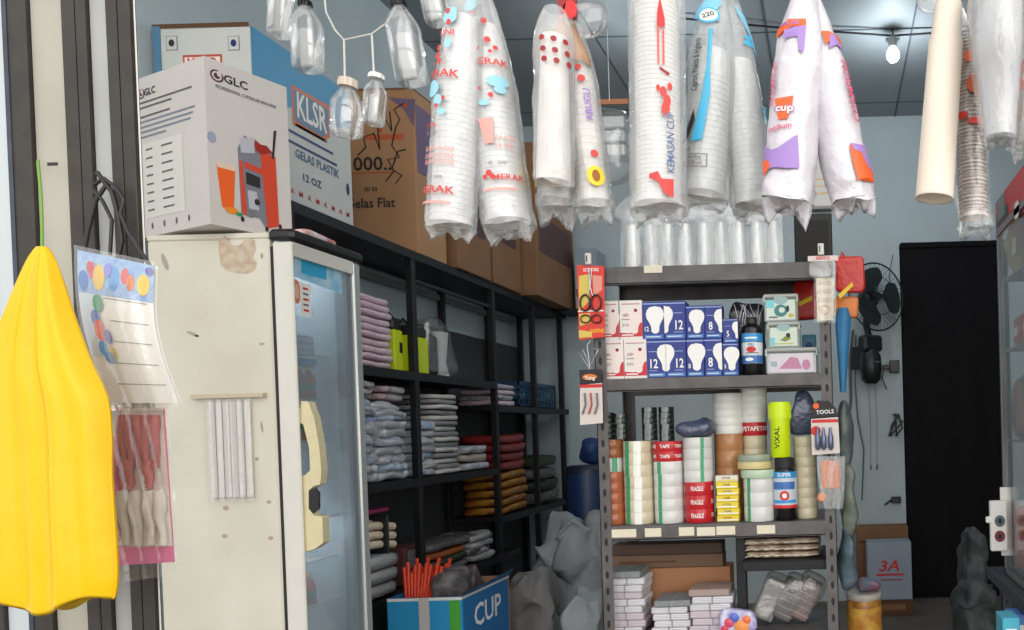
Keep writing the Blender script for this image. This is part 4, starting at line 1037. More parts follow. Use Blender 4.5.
# ================================================================== slotted steel rack in the middle
RY0, RY1 = 3.0, 3.42
def zr(px, py): return hy(px, py, RY0).z
xa, xb = hy(596, 400, RY0).x, hy(833, 400, RY0).x
z1 = zr(715, 264); z2 = zr(715, 376); z3 = zr(715, 523.5); z4 = zr(780, 562); z5 = zr(715, 637)
k0 = RY0 / F
MR = thing('slotted_steel_rack', 'grey slotted angle steel rack full of light bulbs and tape in the middle', 'shelf', ((xa + xb) / 2, RY0, 0))
ox = (xa + xb) / 2
def loc(x, y, z): return (x - ox, y - RY0, z)
def spost(x, y, sx, sy, ztop):
    b = MB(); w = .045; t_ = .003
    b.box(loc(x, y, 0), loc(x + sx * w, y + sy * t_, ztop), rackm); b.box(loc(x, y, 0), loc(x + sx * t_, y + sy * w, ztop), rackm)
    if sy > 0:
        Sf = Flat(loc(x + sx * w / 2, y, 0), (1, 0, 0), (0, 0, 1), (0, -1, 0)); z = .1
        while z < ztop - .04:
            b.ell(Sf, 0, z, .007, .017, black, .0006, 8); z += .066
    link('slotted_post', b, MR)
ztop = zr(833, 300)
spost(xa, RY0, 1, 1, z1 - .01); spost(xb, RY0, -1, 1, z1 + .02); spost(xa, RY1, 1, -1, z1); spost(xb, RY1, -1, -1, z1)
def rboard(z, x0, x1, h=.05, name='shelf_board'):
    b = MB(); b.box(loc(x0, RY0 + .006, z - .012), loc(x1, RY1 - .006, z), rackm, .002)
    b.box(loc(x0, RY0 + .004, z - h), loc(x1, RY0 + .012, z), rackm, .002); b.box(loc(x0, RY0 + .004, z - h), loc(x1, RY0 + .03, z - h + .006), rackm)
    b.box(loc(x0, RY1 - .012, z - h), loc(x1, RY1 - .004, z), rackm)
    return link(name, b, MR)
rboard(z1, xa + .004, xb - .004, .07); rboard(z2, xa + .004, xb - .004, .052); B3 = rboard(z3, xa + .004, xb - .004, .06)
xm = hy(733, 560, RY0).x; xm2 = hy(743, 560, RY0).x
b = MB(); b.box(loc(xm, RY0 + .09, z5), loc(xm2, RY0 + .13, z3 - .06), shelfb, .003); link('centre_post', b, MR, label='black upright post under the third shelf')
b = MB(); b.box(loc(xm2 - .01, RY0 + .03, z4 - .04), loc(xb - .006, RY1 - .02, z4), shelfb, .003); link('half_shelf', b, MR, label='black half-width shelf')
rboard(z5, xa + .004, xb - .004, .05)
# holes under the posts carry to the floor; price tags on the fascias
tagm = mat('yellowed_tag', (222, 214, 192), .6)
for (x0, x1, y0, y1) in ((604, 636, 529, 538), (645, 661, 528, 537), (679, 694, 527, 536), (697, 715, 527, 536), (716.5, 735, 526, 535), (757, 775, 525, 534), (644, 662, 265, 273)):
    b = MB(); p0 = hy(x0, y1, RY0); p1_ = hy(x1, y0, RY0)
    b.box(loc(p0.x, RY0 + .0005, p0.z), loc(p1_.x, RY0 + .0035, p1_.z), tagm)
    link('price_tag', b, MR)
DROP = .0015
def on(z, px, y=RY0 + .05, py=None):
    """a spot on a rack shelf: x from the photo column at that depth"""
    p = hy(px, py if py else proj((0, y, z))[1], y); return (p.x, y, z + .001)
# ------------------------------------------------------------------ light bulb boxes
bb = mat('bulb_box_blue', (44, 58, 136), .4); bb2 = mat('bulb_box_navy', (36, 40, 96), .4); bw = mat('bulb_box_white', (232, 226, 222), .45); br = mat('bulb_box_red', (200, 50, 56), .4)
pw = mat('printed_white', (240, 240, 236), .4); pg = mat('printed_pale_blue', (150, 170, 214), .4)
YF = RY0 + .03
def bulb_shape(b, S, cx, cz, h, m, off=.001, clipx=None):
    pts = []
    prof_ = [(0, .5), (.2, .46), (.30, .34), (.33, .2), (.30, .05), (.2, -.12), (.15, -.25), (.14, -.42), (.08, -.48), (0, -.5)]
    P = [(x, z) for x, z in prof_] + [(-x, z) for x, z in prof_[::-1][1:-1]]
    P = [(cx + x * h, cz + z * h) for x, z in P]
    if clipx:
        P = [(min(max(x, clipx[0]), clipx[1]), z) for x, z in P]
    b.poly(S, P[::-1], m, off)
def bulb_box(x0, x1, y0, y1, kind, lab, base_z=None, y=YF):
    """x0..x1, y0..y1 the photo rectangle of its front"""
    A = hy(x0, y1, y); B = hy(x1, y0, y); w = (B.x - A.x) * .985; h = hgt = (y1 - y0) * y / F
    z = base_z
    b = MB(); red_ = kind == 'r'
    b.box((-w / 2, 0, 0), (w / 2, w, h), bw if red_ else bb, .0015)
    S = Flat((0, 0, 0), (1, 0, 0), (0, 0, 1), (0, -1, 0))
    if red_:
        b.rect(S, -w / 2, 0.0, w / 2, h * .09, bw, .0004)
        b.poly(S, [(-w / 2, h * .07), (w / 2, h * .07), (w / 2, h * .44), (w * .33, h * .40), (w * .2, h * .18), (-w * .1, h * .16), (-w / 2, h * .18)], br, .0006)
        bulb_shape(b, S, w * .15, h * .45, h * .62, mat('warm_white_print', (238, 222, 216), .4), .0009)
        b.text(S, 'LED', -w * .22, h * .62, h * .07, redd, .0012); b.rect(S, -w * .4, h * .52, -w * .05, h * .5, grey, .0012)
        b.text(S, '5W', -w * .24, h * .36, h * .09, mat('rose_grey_print', (190, 150, 150), .5), .0012); b.rect(S, -w * .4, h * .92, w * .4, h * .89, mat('rose_grey_print'), .0012)
        b.ell(S, w * .22, h * .74, w * .08, w * .08, redd, .0012); b.rect(S, -w * .42, h * .13, w * .1, h * .1, pw, .0012)
    else:
        b.rect(S, -w / 2, h * .93, w / 2, h * .96, pg, .0005); b.rect(S, -w * .42, h * .03, w * .42, h * .13, mat('printed_sky_blue', (74, 130, 196), .4), .0005)
        b.rect(S, -w * .36, h * .07, w * .3, h * .09, pw, .0008)
        nm = kind.split(':')
        if nm[0] == 'bulb': bulb_shape(b, S, w * .08, h * .52, h * .72, pw); b.text(S, nm[1], -w * .34, h * .28, h * .13, pw, .0012, 0, .8)
        else:
            side = 1 if nm[0] == 'right' else -1
            lim = (w * .5 - h * .34, w * .499) if side > 0 else (-w * .499, -w * .5 + h * .34)
            bulb_shape(b, S, side * w * .5, h * .52, h * .72, pw, .001, lim)
            b.text(S, nm[1], -side * w * .16, h * .36, h * .26, pw, .0014, 0, .74)
            b.rect(S, -side * w * .16 - w * .22, h * .68, -side * w * .16 + w * .2, h * .7, pg, .001); b.rect(S, -side * w * .16 - w * .22, h * .18, -side * w * .16 + w * .2, h * .2, pg, .001)
    o = solo('light_bulb_box', b, lab, 'light bulb box', ((A.x + B.x) / 2, y, z), 'boxed light bulbs on the second shelf')
    return h
low = [(602, 623, 335, 374, 'r', 'white and red bulb box, leftmost of the bottom row'), (624.5, 646, 335, 374, 'r', 'white and red bulb box beside the first blue box, bottom row'),
       (647, 665.5, 336, 374, 'right:12', 'blue bulb box with a 12 then half a bulb, bottom row beside the red boxes'), (666, 685.5, 336, 374, 'left:12', 'blue bulb box with half a bulb then a 12, bottom row'),
       (687, 703.5, 336, 374, 'bulb:8', 'blue bulb box with a whole bulb, bottom row beneath the 8 watt boxes'), (705, 721.5, 336, 374, 'right:8', 'blue bulb box with a big 8, bottom row'),
       (723, 738, 341, 374, 'bulb:5', 'smallest blue bulb box with a whole bulb, bottom row right end')]
hl = [bulb_box(*a[:5], a[5], z2 + .001) for a in low]
up = [(600, 618, 295, 334, 'r', 'white and red bulb box behind the scissors pack, top row', 0), (620, 641.5, 295, 334, 'r', 'white and red bulb box beside the blue boxes, top row', 1),
      (643, 663.5, 297, 335, 'bulb:12', 'navy bulb box with a whole bulb, top row beside the red boxes', 2), (664.5, 685, 297, 335, 'left:12', 'navy bulb box with half a bulb then a 12, top row', 3),
      (686.5, 704, 302, 335, 'bulb:8', 'blue bulb box with a whole bulb, top row centre', 4), (705, 721.5, 302, 335, 'right:8', 'blue bulb box with a big 8, top row', 5), (723, 737.5, 316, 340, 'right:5', 'short blue bulb box with a 5, top row right end', 6)]
for a in up: bulb_box(*a[:5], a[5], z2 + .0015 + hl[a[6]], YF + .004)

# ------------------------------------------------------------------ black bottle, clear boxes, dark bag on shelf 2
def body_bottle(name, lab, px, base, w, h, y, bodym, prof_, lab_fn, capm, cap, group=None, extra=None):
    x = on(base, px, y)[0]; t = thing(name, lab, 'bottle', (x, y, base + .001), 0, group)
    k = y / F; r = w * k / 2; H_ = h * k
    b = MB(); b.lathe([(r * a, H_ * z) for a, z in prof_], bodym, n=28); o = link('bottle_body', b, t)
    b = MB(); b.lathe([(r * a, H_ * z) for a, z in cap], capm, n=24)
    for j in range(20):
        a = j * math.pi / 10; q = r * cap[0][0]; zc0, zc1 = H_ * cap[0][1], H_ * cap[1][1]
        b.box((q * math.cos(a) - .0008, q * math.sin(a) - .0008, zc0), (q * math.cos(a) + .0008, q * math.sin(a) + .0008, zc1 * .995), capm)
    link('bottle_cap', b, t)
    b = MB(); lab_fn(b, r, H_); link('bottle_label', b, t)
    return t
def lab_black(b, r, H_):
    S = Cyl(r); w = r * 1.35
    b.lathe([(r + .0006, H_ * .2), (r + .0006, H_ * .72)], mat('label_slate_blue', (86, 130, 170), .35), n=28, cap0=False, cap1=False)
    b.rect(S, -w, H_ * .58, w, H_ * .7, mat('label_bright_blue', (50, 150, 214), .35), .0012, 10); b.rect(S, -w, H_ * .34, w, H_ * .56, mat('label_white', (222, 226, 230), .35), .0012, 10)
    b.rect(S, -w, H_ * .22, w, H_ * .32, mat('label_blue_band', (60, 110, 180), .35), .0013, 10); b.ell(S, 0, H_ * .44, r * .45, H_ * .05, red, .002); b.ell(S, -r * .2, H_ * .27, r * .4, H_ * .03, pw, .002)
    b.text(S, 'OLI', 0, H_ * .52, H_ * .05, navy, .002); b.rect(S, -r * .6, H_ * .62, r * .6, H_ * .65, pw, .002, 6); b.rect(S, -r * .5, H_ * .37, r * .7, H_ * .39, grey, .002, 6)
pfb = [(.9, 0), (1, .02), (1, .78), (.9, .84), (.55, .88), (.5, .9)]
cpb = [(.52, .87), (.52, .99), (.46, 1.0)]
body_bottle('black_bottle', 'black bottle with blue and white label beside the blue bulb boxes', 753, z2, 21, 58, RY0 + .07, blackg, pfb, lab_black, blackg, cpb)
dkf = film('dark_bag_film', (50, 50, 56), clear=.2, rough=.15, bump=.8)
t = thing('dark_bag', 'dark plastic bag of silvery wires behind the black bottle', 'bag', on(z2, 750, RY0 + .24))
b = MB(); pillow(b, .15, .12, .33, dkf, 4, .35); link('bag_body', b, t)
for i in range(9):
    b = MB(); x = -.05 + i * .012; b.tube([(x, -.066, .2 + .02 * math.sin(i * 2)), (x + .012, -.07, .26), (x + .03 * math.sin(i), -.066, .31)], .0016, chrome, 5); link('wire', b, t)
def clear_box(lab, x0, x1, y0, y1, base, y, cm_, fn):
    A = hy(x0, y1, y); B = hy(x1, y0, y); w = B.x - A.x; h = (y1 - y0) * y / F
    t = thing('clear_plastic_box', lab, 'plastic box', ((A.x + B.x) / 2, y, base), 0, 'clear plastic boxes on the second shelf')
    bx = film('clear_box_plastic', (214, 220, 216), clear=.5, rough=.1, bump=.1)
    b = MB(); b.box((-w / 2, 0, 0), (w / 2, w * .9, h * .84), bx, .006); link('tub', b, t)
    b = MB(); b.box((-w / 2 - .003, -.004, h * .85), (w / 2 + .003, w * .9 + .004, h), mat('frosted_lid', (176, 180, 176), .35), .006)
    for s_ in (-1, 1): b.box((s_ * w * .49 - .004, -.006, h * .7), (s_ * w * .49 + .004, -.002, h * .9), MATS['frosted_lid'])
    link('lid', b, t)
    b = MB(); S = Flat((0, -.0012, 0), (1, 0, 0), (0, 0, 1), (0, -1, 0)); b.box((-w * .42, -.0012, h * .08), (w * .42, 0, h * .78), cm_)
    fn(b, S, w, h); link('insert_card', b, t)
    return h
cdm = mat('mint_card', (206, 220, 206), .45)
def f1(b, S, w, h):
    b.rect(S, -w * .42, h * .5, -w * .2, h * .78, mat('aqua_print', (120, 200, 214), .4), .0006); b.ell(S, 0, h * .78, w * .22, h * .16, mat('aqua_grey', (150, 178, 180), .4), .0008)
    b.ell(S, 0, h * .40, w * .2, h * .22, mat('teal_print', (60, 130, 130), .4), .001); b.ell(S, w * .03, h * .42, w * .09, h * .1, cdm, .0014); b.ell(S, w * .2, h * .46, w * .05, h * .12, ink, .0012)
    b.ell(S, w * .3, h * .22, w * .09, h * .07, mat('gold_print', (200, 180, 90), .4), .001); b.rect(S, -w * .36, h * .14, -w * .1, h * .2, grey, .001)
def f2(b, S, w, h):
    b.rect(S, -w * .42, h * .1, -w * .28, h * .4, mat('aqua_print'), .0006); b.ell(S, 0, h * .78, w * .22, h * .14, mat('aqua_grey'), .0008)
    b.poly(S, [(-w * .12, h * .3), (w * .05, h * .24), (w * .22, h * .34), (w * .2, h * .52), (w * .02, h * .42)], mat('olive_print', (130, 140, 60), .4), .001); b.ell(S, w * .14, h * .48, w * .07, h * .09, ink, .0012)
    b.rect(S, -w * .3, h * .14, w * .3, h * .18, mat('gold_print'), .001)
def f3(b, S, w, h):
    b.rect(S, -w * .42, h * .08, w * .42, h * .78, mat('lilac_white', (214, 206, 216), .4), .0005); b.poly(S, [(-w * .25, h * .22), (w * .2, h * .2), (w * .12, h * .6), (-w * .02, h * .66)], mat('mauve_print', (190, 130, 160), .4), .0009)
    b.ell(S, w * .28, h * .35, w * .08, h * .2, mat('mauve_print'), .0009); b.rect(S, -w * .4, h * .3, -w * .28, h * .5, mat('aqua_grey'), .001)
for v_ in (('aqua_print', (120, 200, 214)), ('aqua_grey', (150, 178, 180)), ('gold_print', (200, 180, 90))): mat(*v_, .4)
h3_ = clear_box('wide clear box with pink insert at the bottom of the box pile', 766, 817, 342, 368.5, z2 + .001, RY0 + .04, mat('lilac_white', (214, 206, 216), .4), f3)
h2_ = clear_box('clear box with an olive picture, middle of the box pile', 768, 799, 315, 341, z2 + .0015 + h3_, RY0 + .045, cdm, f2)
clear_box('clear box with a dark green round picture, topmost of the box pile', 764, 797, 285, 313, z2 + .002 + h3_ + h2_, RY0 + .05, cdm, f1)
b = MB(); b.box((-.028, 0, 0), (.028, .06, .11), mat('teal_box', (60, 130, 150), .4), .003); S = Flat((0, 0, 0), (1, 0, 0), (0, 0, 1), (0, -1, 0)); b.ell(S, 0, .07, .018, .022, navy, .001); b.rect(S, -.028, 0, .028, .03, br, .001)
solo('teal_box', b, 'small teal and red box standing behind the wide clear box', 'box', on(z2, 810, RY0 + .32))
o = bpy.context.scene.objects['teal_box']; o.location.z = z2 + .001; o.scale = (1.1, 1, 1.75)

# ------------------------------------------------------------------ shelf 3: rolls of tape and the rest
def roll_proto(name, r, h, cm_, stripe=None, core=True, ribbed=0, txt=None, coreM=None):
    t = thing(name, 'x', 'tape roll', (0, 0, 0)); b = MB(); ri = r * .62
    pf = [(r - .0006, 0), (r, .001), (r, h - .001), (r - .0006, h)]
    b.lathe(pf, cm_, n=28, cap0=False, cap1=False)
    b.lathe([(ri, h), (r - .002, h)], coreM or cm_, n=28, cap0=False, cap1=False, smooth=False); b.lathe([(r - .002, 0), (ri, 0)], cm_, n=28, cap0=False, cap1=False, smooth=False)
    S = Cyl(r)
    if stripe:
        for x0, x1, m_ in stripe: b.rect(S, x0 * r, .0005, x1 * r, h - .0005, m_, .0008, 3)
    if txt:
        for k_ in (-1, 0, 1): b.text(S, txt, k_ * r * (1.5 if len(txt) > 4 else 1.0), h * .5, h * .36, pw, .001, 0, .55 if len(txt) > 4 else .9)
    link('tape_band', b, t)
    if core:
        b = MB(); b.lathe([(ri, 0), (ri, h), (ri - .004, h), (ri - .004, 0), (ri, 0)], mat('roll_core_card', (196, 170, 130), .7), n=20, cap0=False, cap1=False); link('roll_core', b, t)
    return t
whm = mat('clear_tape_white', (214, 214, 210), .16); crm = mat('clear_tape_cream', (206, 196, 168), .16); brm = mat('brown_tape', (150, 92, 58), .18); orm = mat('copper_tape', (172, 98, 66), .15); grn = mat('tape_green_label', (66, 156, 112), .35)
rdm = mat('red_tape', (190, 34, 44), .25); bkm = mat('black_tape', (28, 34, 32), .3); wlid = mat('white_tape_band', (226, 226, 222), .35); tan = mat('tan_tape', (176, 126, 84), .2)
WHERE = {}
def column(px, y, base, w, segs, where):
    """segs: list of (material key, total photo height, number of rolls, kwargs) from the bottom"""
    k = y / F; r = w * k / 2; x = on(base, px, y)[0]; z = base + .001; tot = 0
    for key, hh, n, kw in segs:
        h = hh * k / n; proto = None
        for i in range(n):
            what = key[0]
            lab = '%s, %s, %s' % (what, (updown(i, n) if n > 1 else 'single one'), where)
            lab = lab.replace('lowest', 'lowest of these').replace('topmost', 'topmost of these') if n > 1 else lab
            if proto is None:
                proto = roll_proto('tape_roll', kw.get('r', 1) * r, h - .0002, key[1], **{a: c for a, c in kw.items() if a != 'r'})
                proto.location = (x, y, z); proto['label'] = lab; proto['group'] = 'rolls of tape on the third shelf'
            else: dup(proto, (x, y, z), lab, rz=((i * .7) % .3 - .1) * .25)
            z += h
    return z
YT = RY0 + .085
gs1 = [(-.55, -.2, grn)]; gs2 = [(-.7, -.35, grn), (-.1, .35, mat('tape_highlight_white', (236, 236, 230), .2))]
column(613, YT, z3, 25, [(('copper brown tape roll', orm), 52, 5, {}), (('white tape roll with green label', whm), 14, 1, {'stripe': [(.35, .8, grn)], 'r': .93}), (('brown tape roll', brm), 18, 2, {})], 'far left column')
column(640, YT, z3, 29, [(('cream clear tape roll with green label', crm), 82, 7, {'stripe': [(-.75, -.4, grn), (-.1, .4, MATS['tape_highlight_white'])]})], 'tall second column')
column(670, YT, z3, 29, [(('clear white tape roll with green label', whm), 61, 5, {'stripe': [(-.6, -.3, grn)]}), (('red tape roll', rdm), 20, 2, {'txt': 'TAPE'})], 'third column')
column(700, YT, z3, 29, [(('big red printed tape roll', rdm), 40, 3, {'txt': 'FRAGILE', 'r': 1}), (('grey-white clear tape roll', whm), 44, 4, {'stripe': [(.3, .55, grn)]})], 'fourth column')
# black electrical tape sleeves on top
def small_col(px, y, zb, w, hh, n, where):
    k = y / F; x = on(zb, px, y)[0]; h = hh * k / n; pr = None
    for i in range(n):
        lab = 'small black tape roll, %s, %s' % (updown(i, n), where)
        if pr is None:
            pr = roll_proto('black_tape_roll', w * k / 2, h - .0008, bkm, core=True, stripe=[(-.5, .35, mat('silver_print', (120, 130, 126), .3))]); pr.location = (x, y, zb + .001); pr['label'] = lab; pr['group'] = 'black tape rolls on the taller columns'
        else: dup(pr, (x, y, zb + .001 + i * h), lab, rz=.1 * (i % 3) - .1)
zc1 = z3 + (52 + 14 + 18) * YT / F; zc2 = z3 + 82 * YT / F; zc3 = z3 + 81 * YT / F; zc4 = z3 + 84 * YT / F
small_col(608, YT, zc1 + .001, 13, 27, 5, 'left pile over the copper rolls'); small_col(622, YT + .0, zc1 + .001, 14, 26, 5, 'right pile over the copper rolls')
small_col(650, YT, zc2 + .001, 15, 33, 6, 'left pile by the red tape'); small_col(667, YT, zc3 + .001, 15, 34, 6, 'pile standing on the red tape')
gbag = film('grey_blue_bag', (74, 84, 110), clear=.12, rough=.25, bump=1.0, bscale=45)
b = MB(); pillow(b, .15, .11, .075, gbag, 12, .7, .7, 30, 16); solo('crumpled_bag', b, 'crumpled dark blue bag on the fourth tape column', 'bag', on(zc4, 694, YT)); 
# fifth: small yellow boxes below, brown tape and white rolls behind them
yb = mat('yellow_match_box', (228, 204, 50), .4); wb = mat('white_match_box', (224, 220, 206), .45)
hh = 46.5 * (RY0 + .04) / F / 7; x = on(z3, 728, RY0 + .04)[0]
for i in range(7):
    t = thing('small_carton', 'small %s carton, %s in the pile before the tan tape' % ('white' if i == 6 else 'yellow', updown(i, 7)), 'small box', (x + .002 * math.sin(i * 2), RY0 + .04, z3 + .001 + i * hh), 0, 'small cartons on the third shelf')
    b = MB(); b.box((-.045, 0, 0), (.045, .05, hh - .0008), wb if i >= 6 else yb, .002); S = Flat((0, 0, 0), (1, 0, 0), (0, 0, 1), (0, -1, 0))
    b.rect(S, -.04, hh * .15, .04, hh * .35, pw if i != 6 else yb, .0006); b.text(S, 'TAJAM' if i % 2 else 'CUTTER', -.002, hh * .58, hh * .34, redd if i % 3 == 0 else grey, .0008, 0, .8); link('carton', b, t)
zb5 = z3 + .001 
YB5 = RY0 + .18
column(731, YB5, z3, 29, [(('tan brown tape roll', tan), 84, 5, {'coreM': tan}), (('white tape roll', wlid), 40, 5, {'r': 1.02})], 'column behind the small yellow cartons')
column(757, YB5 + .02, z3, 24, [(('cream tape roll', crm), 81, 6, {}), (('red tape roll', rdm), 13, 1, {'r': 1.06, 'txt': 'TAPE'}), (('white tape roll', wlid), 34, 5, {'r': 1.12})], 'tall column behind the clear wide tape')
column(760, YT - .015, z3, 31, [(('wide clear tape roll with green label', whm), 43, 3, {'stripe': [(-.75, -.5, grn)]}), (('pale green rimmed roll', mat('mint_rim', (186, 206, 180), .3)), 8, 1, {'r': 1.15})], 'front column before the tall one')
column(755, YT - .01, z3 + .001 + 51.5 * (YT - .015) / F, 35, [(('flat cream ring of tape', mat('cream_ring', (214, 196, 140), .35)), 7, 1, {}), (('flat green-grey ring of tape', mat('green_grey_ring', (150, 160, 140), .35)), 7, 1, {'r': .98})], 'on the wide clear tape')
# the black bottle and the neon one above it
def lab2(b, r, H_):
    S = Cyl(r); w = r * 1.35
    b.lathe([(r + .0006, H_ * .22), (r + .0006, H_ * .78)], mat('label_pale_grey', (196, 204, 214), .35), n=28, cap0=False, cap1=False)
    b.rect(S, -w, H_ * .68, w, H_ * .78, mat('label_bright_blue'), .0012, 10); b.rect(S, -w, H_ * .20, w, H_ * .25, red, .0014, 10); b.rect(S, -w * .8, H_ * .5, w * .7, H_ * .62, mat('label_blue_band'), .0013, 8)
    b.ell(S, 0, H_ * .4, r * .4, H_ * .08, red, .0018); b.ell(S, 0, H_ * .4, r * .2, H_ * .04, pw, .0024); b.rect(S, -w * .8, H_ * .28, w * .8, H_ * .33, MATS['label_bright_blue'], .0013, 8); b.text(S, 'SUPER', 0, H_ * .73, H_ * .06, pw, .002)
body_bottle('black_bottle', 'black bottle with blue and white label under the neon yellow bottle', 786, z3, 24, 62, RY0 + .06, blackg, [(.9, 0), (1, .02), (1, .76), (.85, .83), (.8, .84)], lab2, black, [(.8, .80), (.8, .99), (.76, 1.0)])
neon = mat('neon_yellow_plastic', (206, 232, 10), .35)
def lab3(b, r, H_):
    S = Cyl(r); b.text(S, 'VIXAL', -r * .25, H_ * .36, r * .55, mat('dark_olive_ink', (50, 60, 20), .5), .0012, math.pi / 2, 1.1)
ztop_b = z3 + 62 * (RY0 + .06) / F + .002
body_bottle('neon_bottle', 'neon yellow-green bottle standing on the black bottle', 781, ztop_b, 20, 55, RY0 + .06, neon, [(.9, 0), (1, .02), (1, .62), (1.06, .68), (1.06, .72)], lab3, neon, [(1.12, .70), (1.12, .96), (1.0, 1.0)])
column(807, YT + .03, z3, 23, [(('tall cream clear tape roll', crm), 81, 8, {'coreM': whm})], 'right end column'); 
b = MB(); pillow(b, .12, .10, .185, gbag, 21, .6, .6, 30, 20); solo('crumpled_bag', b, 'crumpled grey-blue bag standing on the right end tape column', 'bag', on(z3 + 81 * (YT + .03) / F + .003, 799, YT + .03)); SC.objects['crumpled_bag.001'].location.x += .02

# ------------------------------------------------------------------ cards and packs hung on the rack posts
def clip(b, x, z, y): 
    b.box((x - .012, y - .014, z), (x + .012, y - .002, z + .045), mat('clip_plastic', (214, 210, 204), .35), .003); b.box((x - .006, y - .016, z + .01), (x - .002, y - .013, z + .035), ink); b.tube([(x, y - .008, z + .02), (x, y + .004, z + .025), (x, y + .004, z + .01)], .002, chrome, 6)
YS = RY0 - .02
def hung(name, lab, cat, px, py): return thing(name, lab, cat, tuple(hy(px, py, YS)), 0, 'packs clipped to the rack')
t = hung('hanging_scissors_pack', 'red and yellow card holding black-handled scissors, left rack post', 'scissors pack', 591, 340)
o = V(t.location); q = lambda px, py: hy(px, py, YS) - o
S = Flat((0, 0, 0), (1, 0, 0), (0, 0, 1), (0, -1, 0)); PQ = lambda *p: [(q(*a).x, q(*a).z) for a in p]
b = MB(); b.prism(S, PQ((577, 265), (604, 266), (605, 337), (579, 340)), .002, mat('card_red', (216, 58, 44), .4)); b.poly(S, PQ((579, 276), (590, 274), (590, 300), (579, 312)), mat('card_gold', (214, 190, 90), .4), .0005); b.poly(S, PQ((592, 275), (602, 276), (602, 290), (594, 296)), mat('card_salmon', (222, 150, 130), .4), .0005)
b.poly(S, PQ((579, 314), (590, 313), (591, 323), (580, 326)), MATS['card_gold'], .0005); b.poly(S, PQ((579, 338), (592, 337), (592, 332), (579, 330)), MATS['card_gold'], .0006); b.text(S, 'SCISSORS', q(591, 270).x, q(591, 270).z, .014, pw, .001, 0, .8); b.text(S, 'GUNTING', q(597, 331).x, q(597, 331).z, .016, yellow, .001, 0, .6)
b.rect(S, q(578, 312).x, q(578, 312).z, q(604, 311).x, q(604, 311).z + .004, pw, .001); link('backing_card', b, t)
b = MB()
b.tube([q(589, 268) + V((0, -.004, 0)), q(590, 285) + V((0, -.005, 0)), q(593, 296) + V((0, -.006, 0))], .0022, chrome, 6); b.tube([q(592, 268) + V((0, -.004, 0)), q(591, 285) + V((0, -.005, 0)), q(588, 296) + V((0, -.006, 0))], .0022, chrome, 6); bl_ = link('scissor_blades', b, t)
for cx_ in (585.5, 596.5):
    b = MB(); b.tube([q(cx_ + 5 * math.cos(a), 303 + 8 * math.sin(a)) + V((0, -.006, 0)) for a in [i * math.pi / 8 for i in range(17)]], .0035, blackg, 6); link('scissor_handle', b, t)
for cx_ in (586, 597):
    b = MB(); b.tube([q(cx_ + 5 * math.cos(a), 319 + 4 * math.sin(a)) + V((0, -.006, 0)) for a in [i * math.pi / 6 for i in range(13)]], .0028, mat('dark_red_plastic', (90, 30, 26), .35), 6); link('scissor_handle', b, t)
b = MB(); clip(b, q(589, 264).x, q(589, 264).z - .004, 0); link('clip', b, t)
t = hung('hanging_hook_pack', 'black-headed card with white hooks below the scissors pack', 'hook pack', 591, 424)
o = V(t.location)
b = MB(); b.prism(S, PQ((580, 384), (602, 383), (603, 423), (580, 425)), .002, mat('card_offwhite', (214, 206, 200), .45)); b.prism(S, PQ((579, 370), (601, 369), (602, 383), (580, 385)), .003, ink); b.rect(S, q(580, 388).x, q(580, 388).z, q(602, 384).x, q(602, 384).z, red, .0006)
b.ell(S, q(590, 377).x, q(590, 377).z, .03, .012, mat('card_orange', (214, 120, 50), .4), .0032); b.text(S, 'Tang', q(590, 378).x, q(590, 378).z, .016, pw, .004); link('backing_card', b, t)
for i, x_ in enumerate((585, 591, 597)):
    b = MB(); b.tube([q(x_, 393) + V((0, -.005, 0)), q(x_ + 1, 405) + V((0, -.006, 0)), q(x_ - 2, 414) + V((0, -.005, 0))], .004, mat('dull_red_hook', (180, 90, 84), .4) if i % 2 else mat('grey_hook', (120, 112, 118), .4), 6); link('hook', b, t)
b = MB(); b.tube([q(590, 369), q(578, 352), q(583, 350), q(590, 366), q(598, 350), q(594, 348)], .0012, pw, 5); b.tube([q(590, 368), q(587, 345), q(590, 340) + V((0, .01, 0))], .0012, pw, 5); link('hanging_cord', b, t)
t = hung('hanging_bead_pack', 'slim clear pack with a cream card clipped high on the right rack post', 'bead pack', 825, 322)
o = V(t.location); b = MB(); b.prism(S, PQ((816, 278), (834, 277), (833, 320), (817, 321)), .003, mat('cream_card', (232, 222, 196), .5)); 
for i in range(12): a = q(820 + (i % 3) * 4.5, 283 + (i // 3) * 8.5); b.ell(S, a.x, a.z, .007, .009, mat('rust_bead', (190, 150, 120), .5), .001); b.ell(S, a.x, a.z, .004, .006, MATS['cream_card'], .0014)
a = q(825, 310); b.ell(S, a.x, a.z, .018, .02, mat('salmon_print2', (222, 170, 140), .5), .0016); b.ell(S, a.x, a.z, .013, .014, MATS['cream_card'], .002); link('bead_card', b, t)
b = MB(); c_1 = q(821, 268); pillow(b, .115, .022, .075, thinf, 5, .4, .5, 22, 10, (q(823, 275).x, -.004, q(823, 278).z), False); b.rect(S, q(808, 262).x, q(808, 262).z, q(838, 256).x, q(838, 256).z, mat('pinkish_white', (226, 206, 206), .5), .012); b.text(S, 'BEADS', q(823, 259).x, q(823, 259).z, .014, red, .013)
link('header_film', b, t); b = MB(); b.sheet(lambda u, v: q(814 + 22 * u, 323 - 50 * v) + V((0, -.008 - .003 * math.sin(u * 9), 0)), 10, 8, thinf); link('clear_sleeve', b, t); b = MB(); clip(b, q(821, 252).x, q(821, 256).z, -.01); link('clip', b, t)
t = hung('hanging_blade_pack', 'black-headed card of metal tools low on the right rack post', 'tool pack', 825, 455)
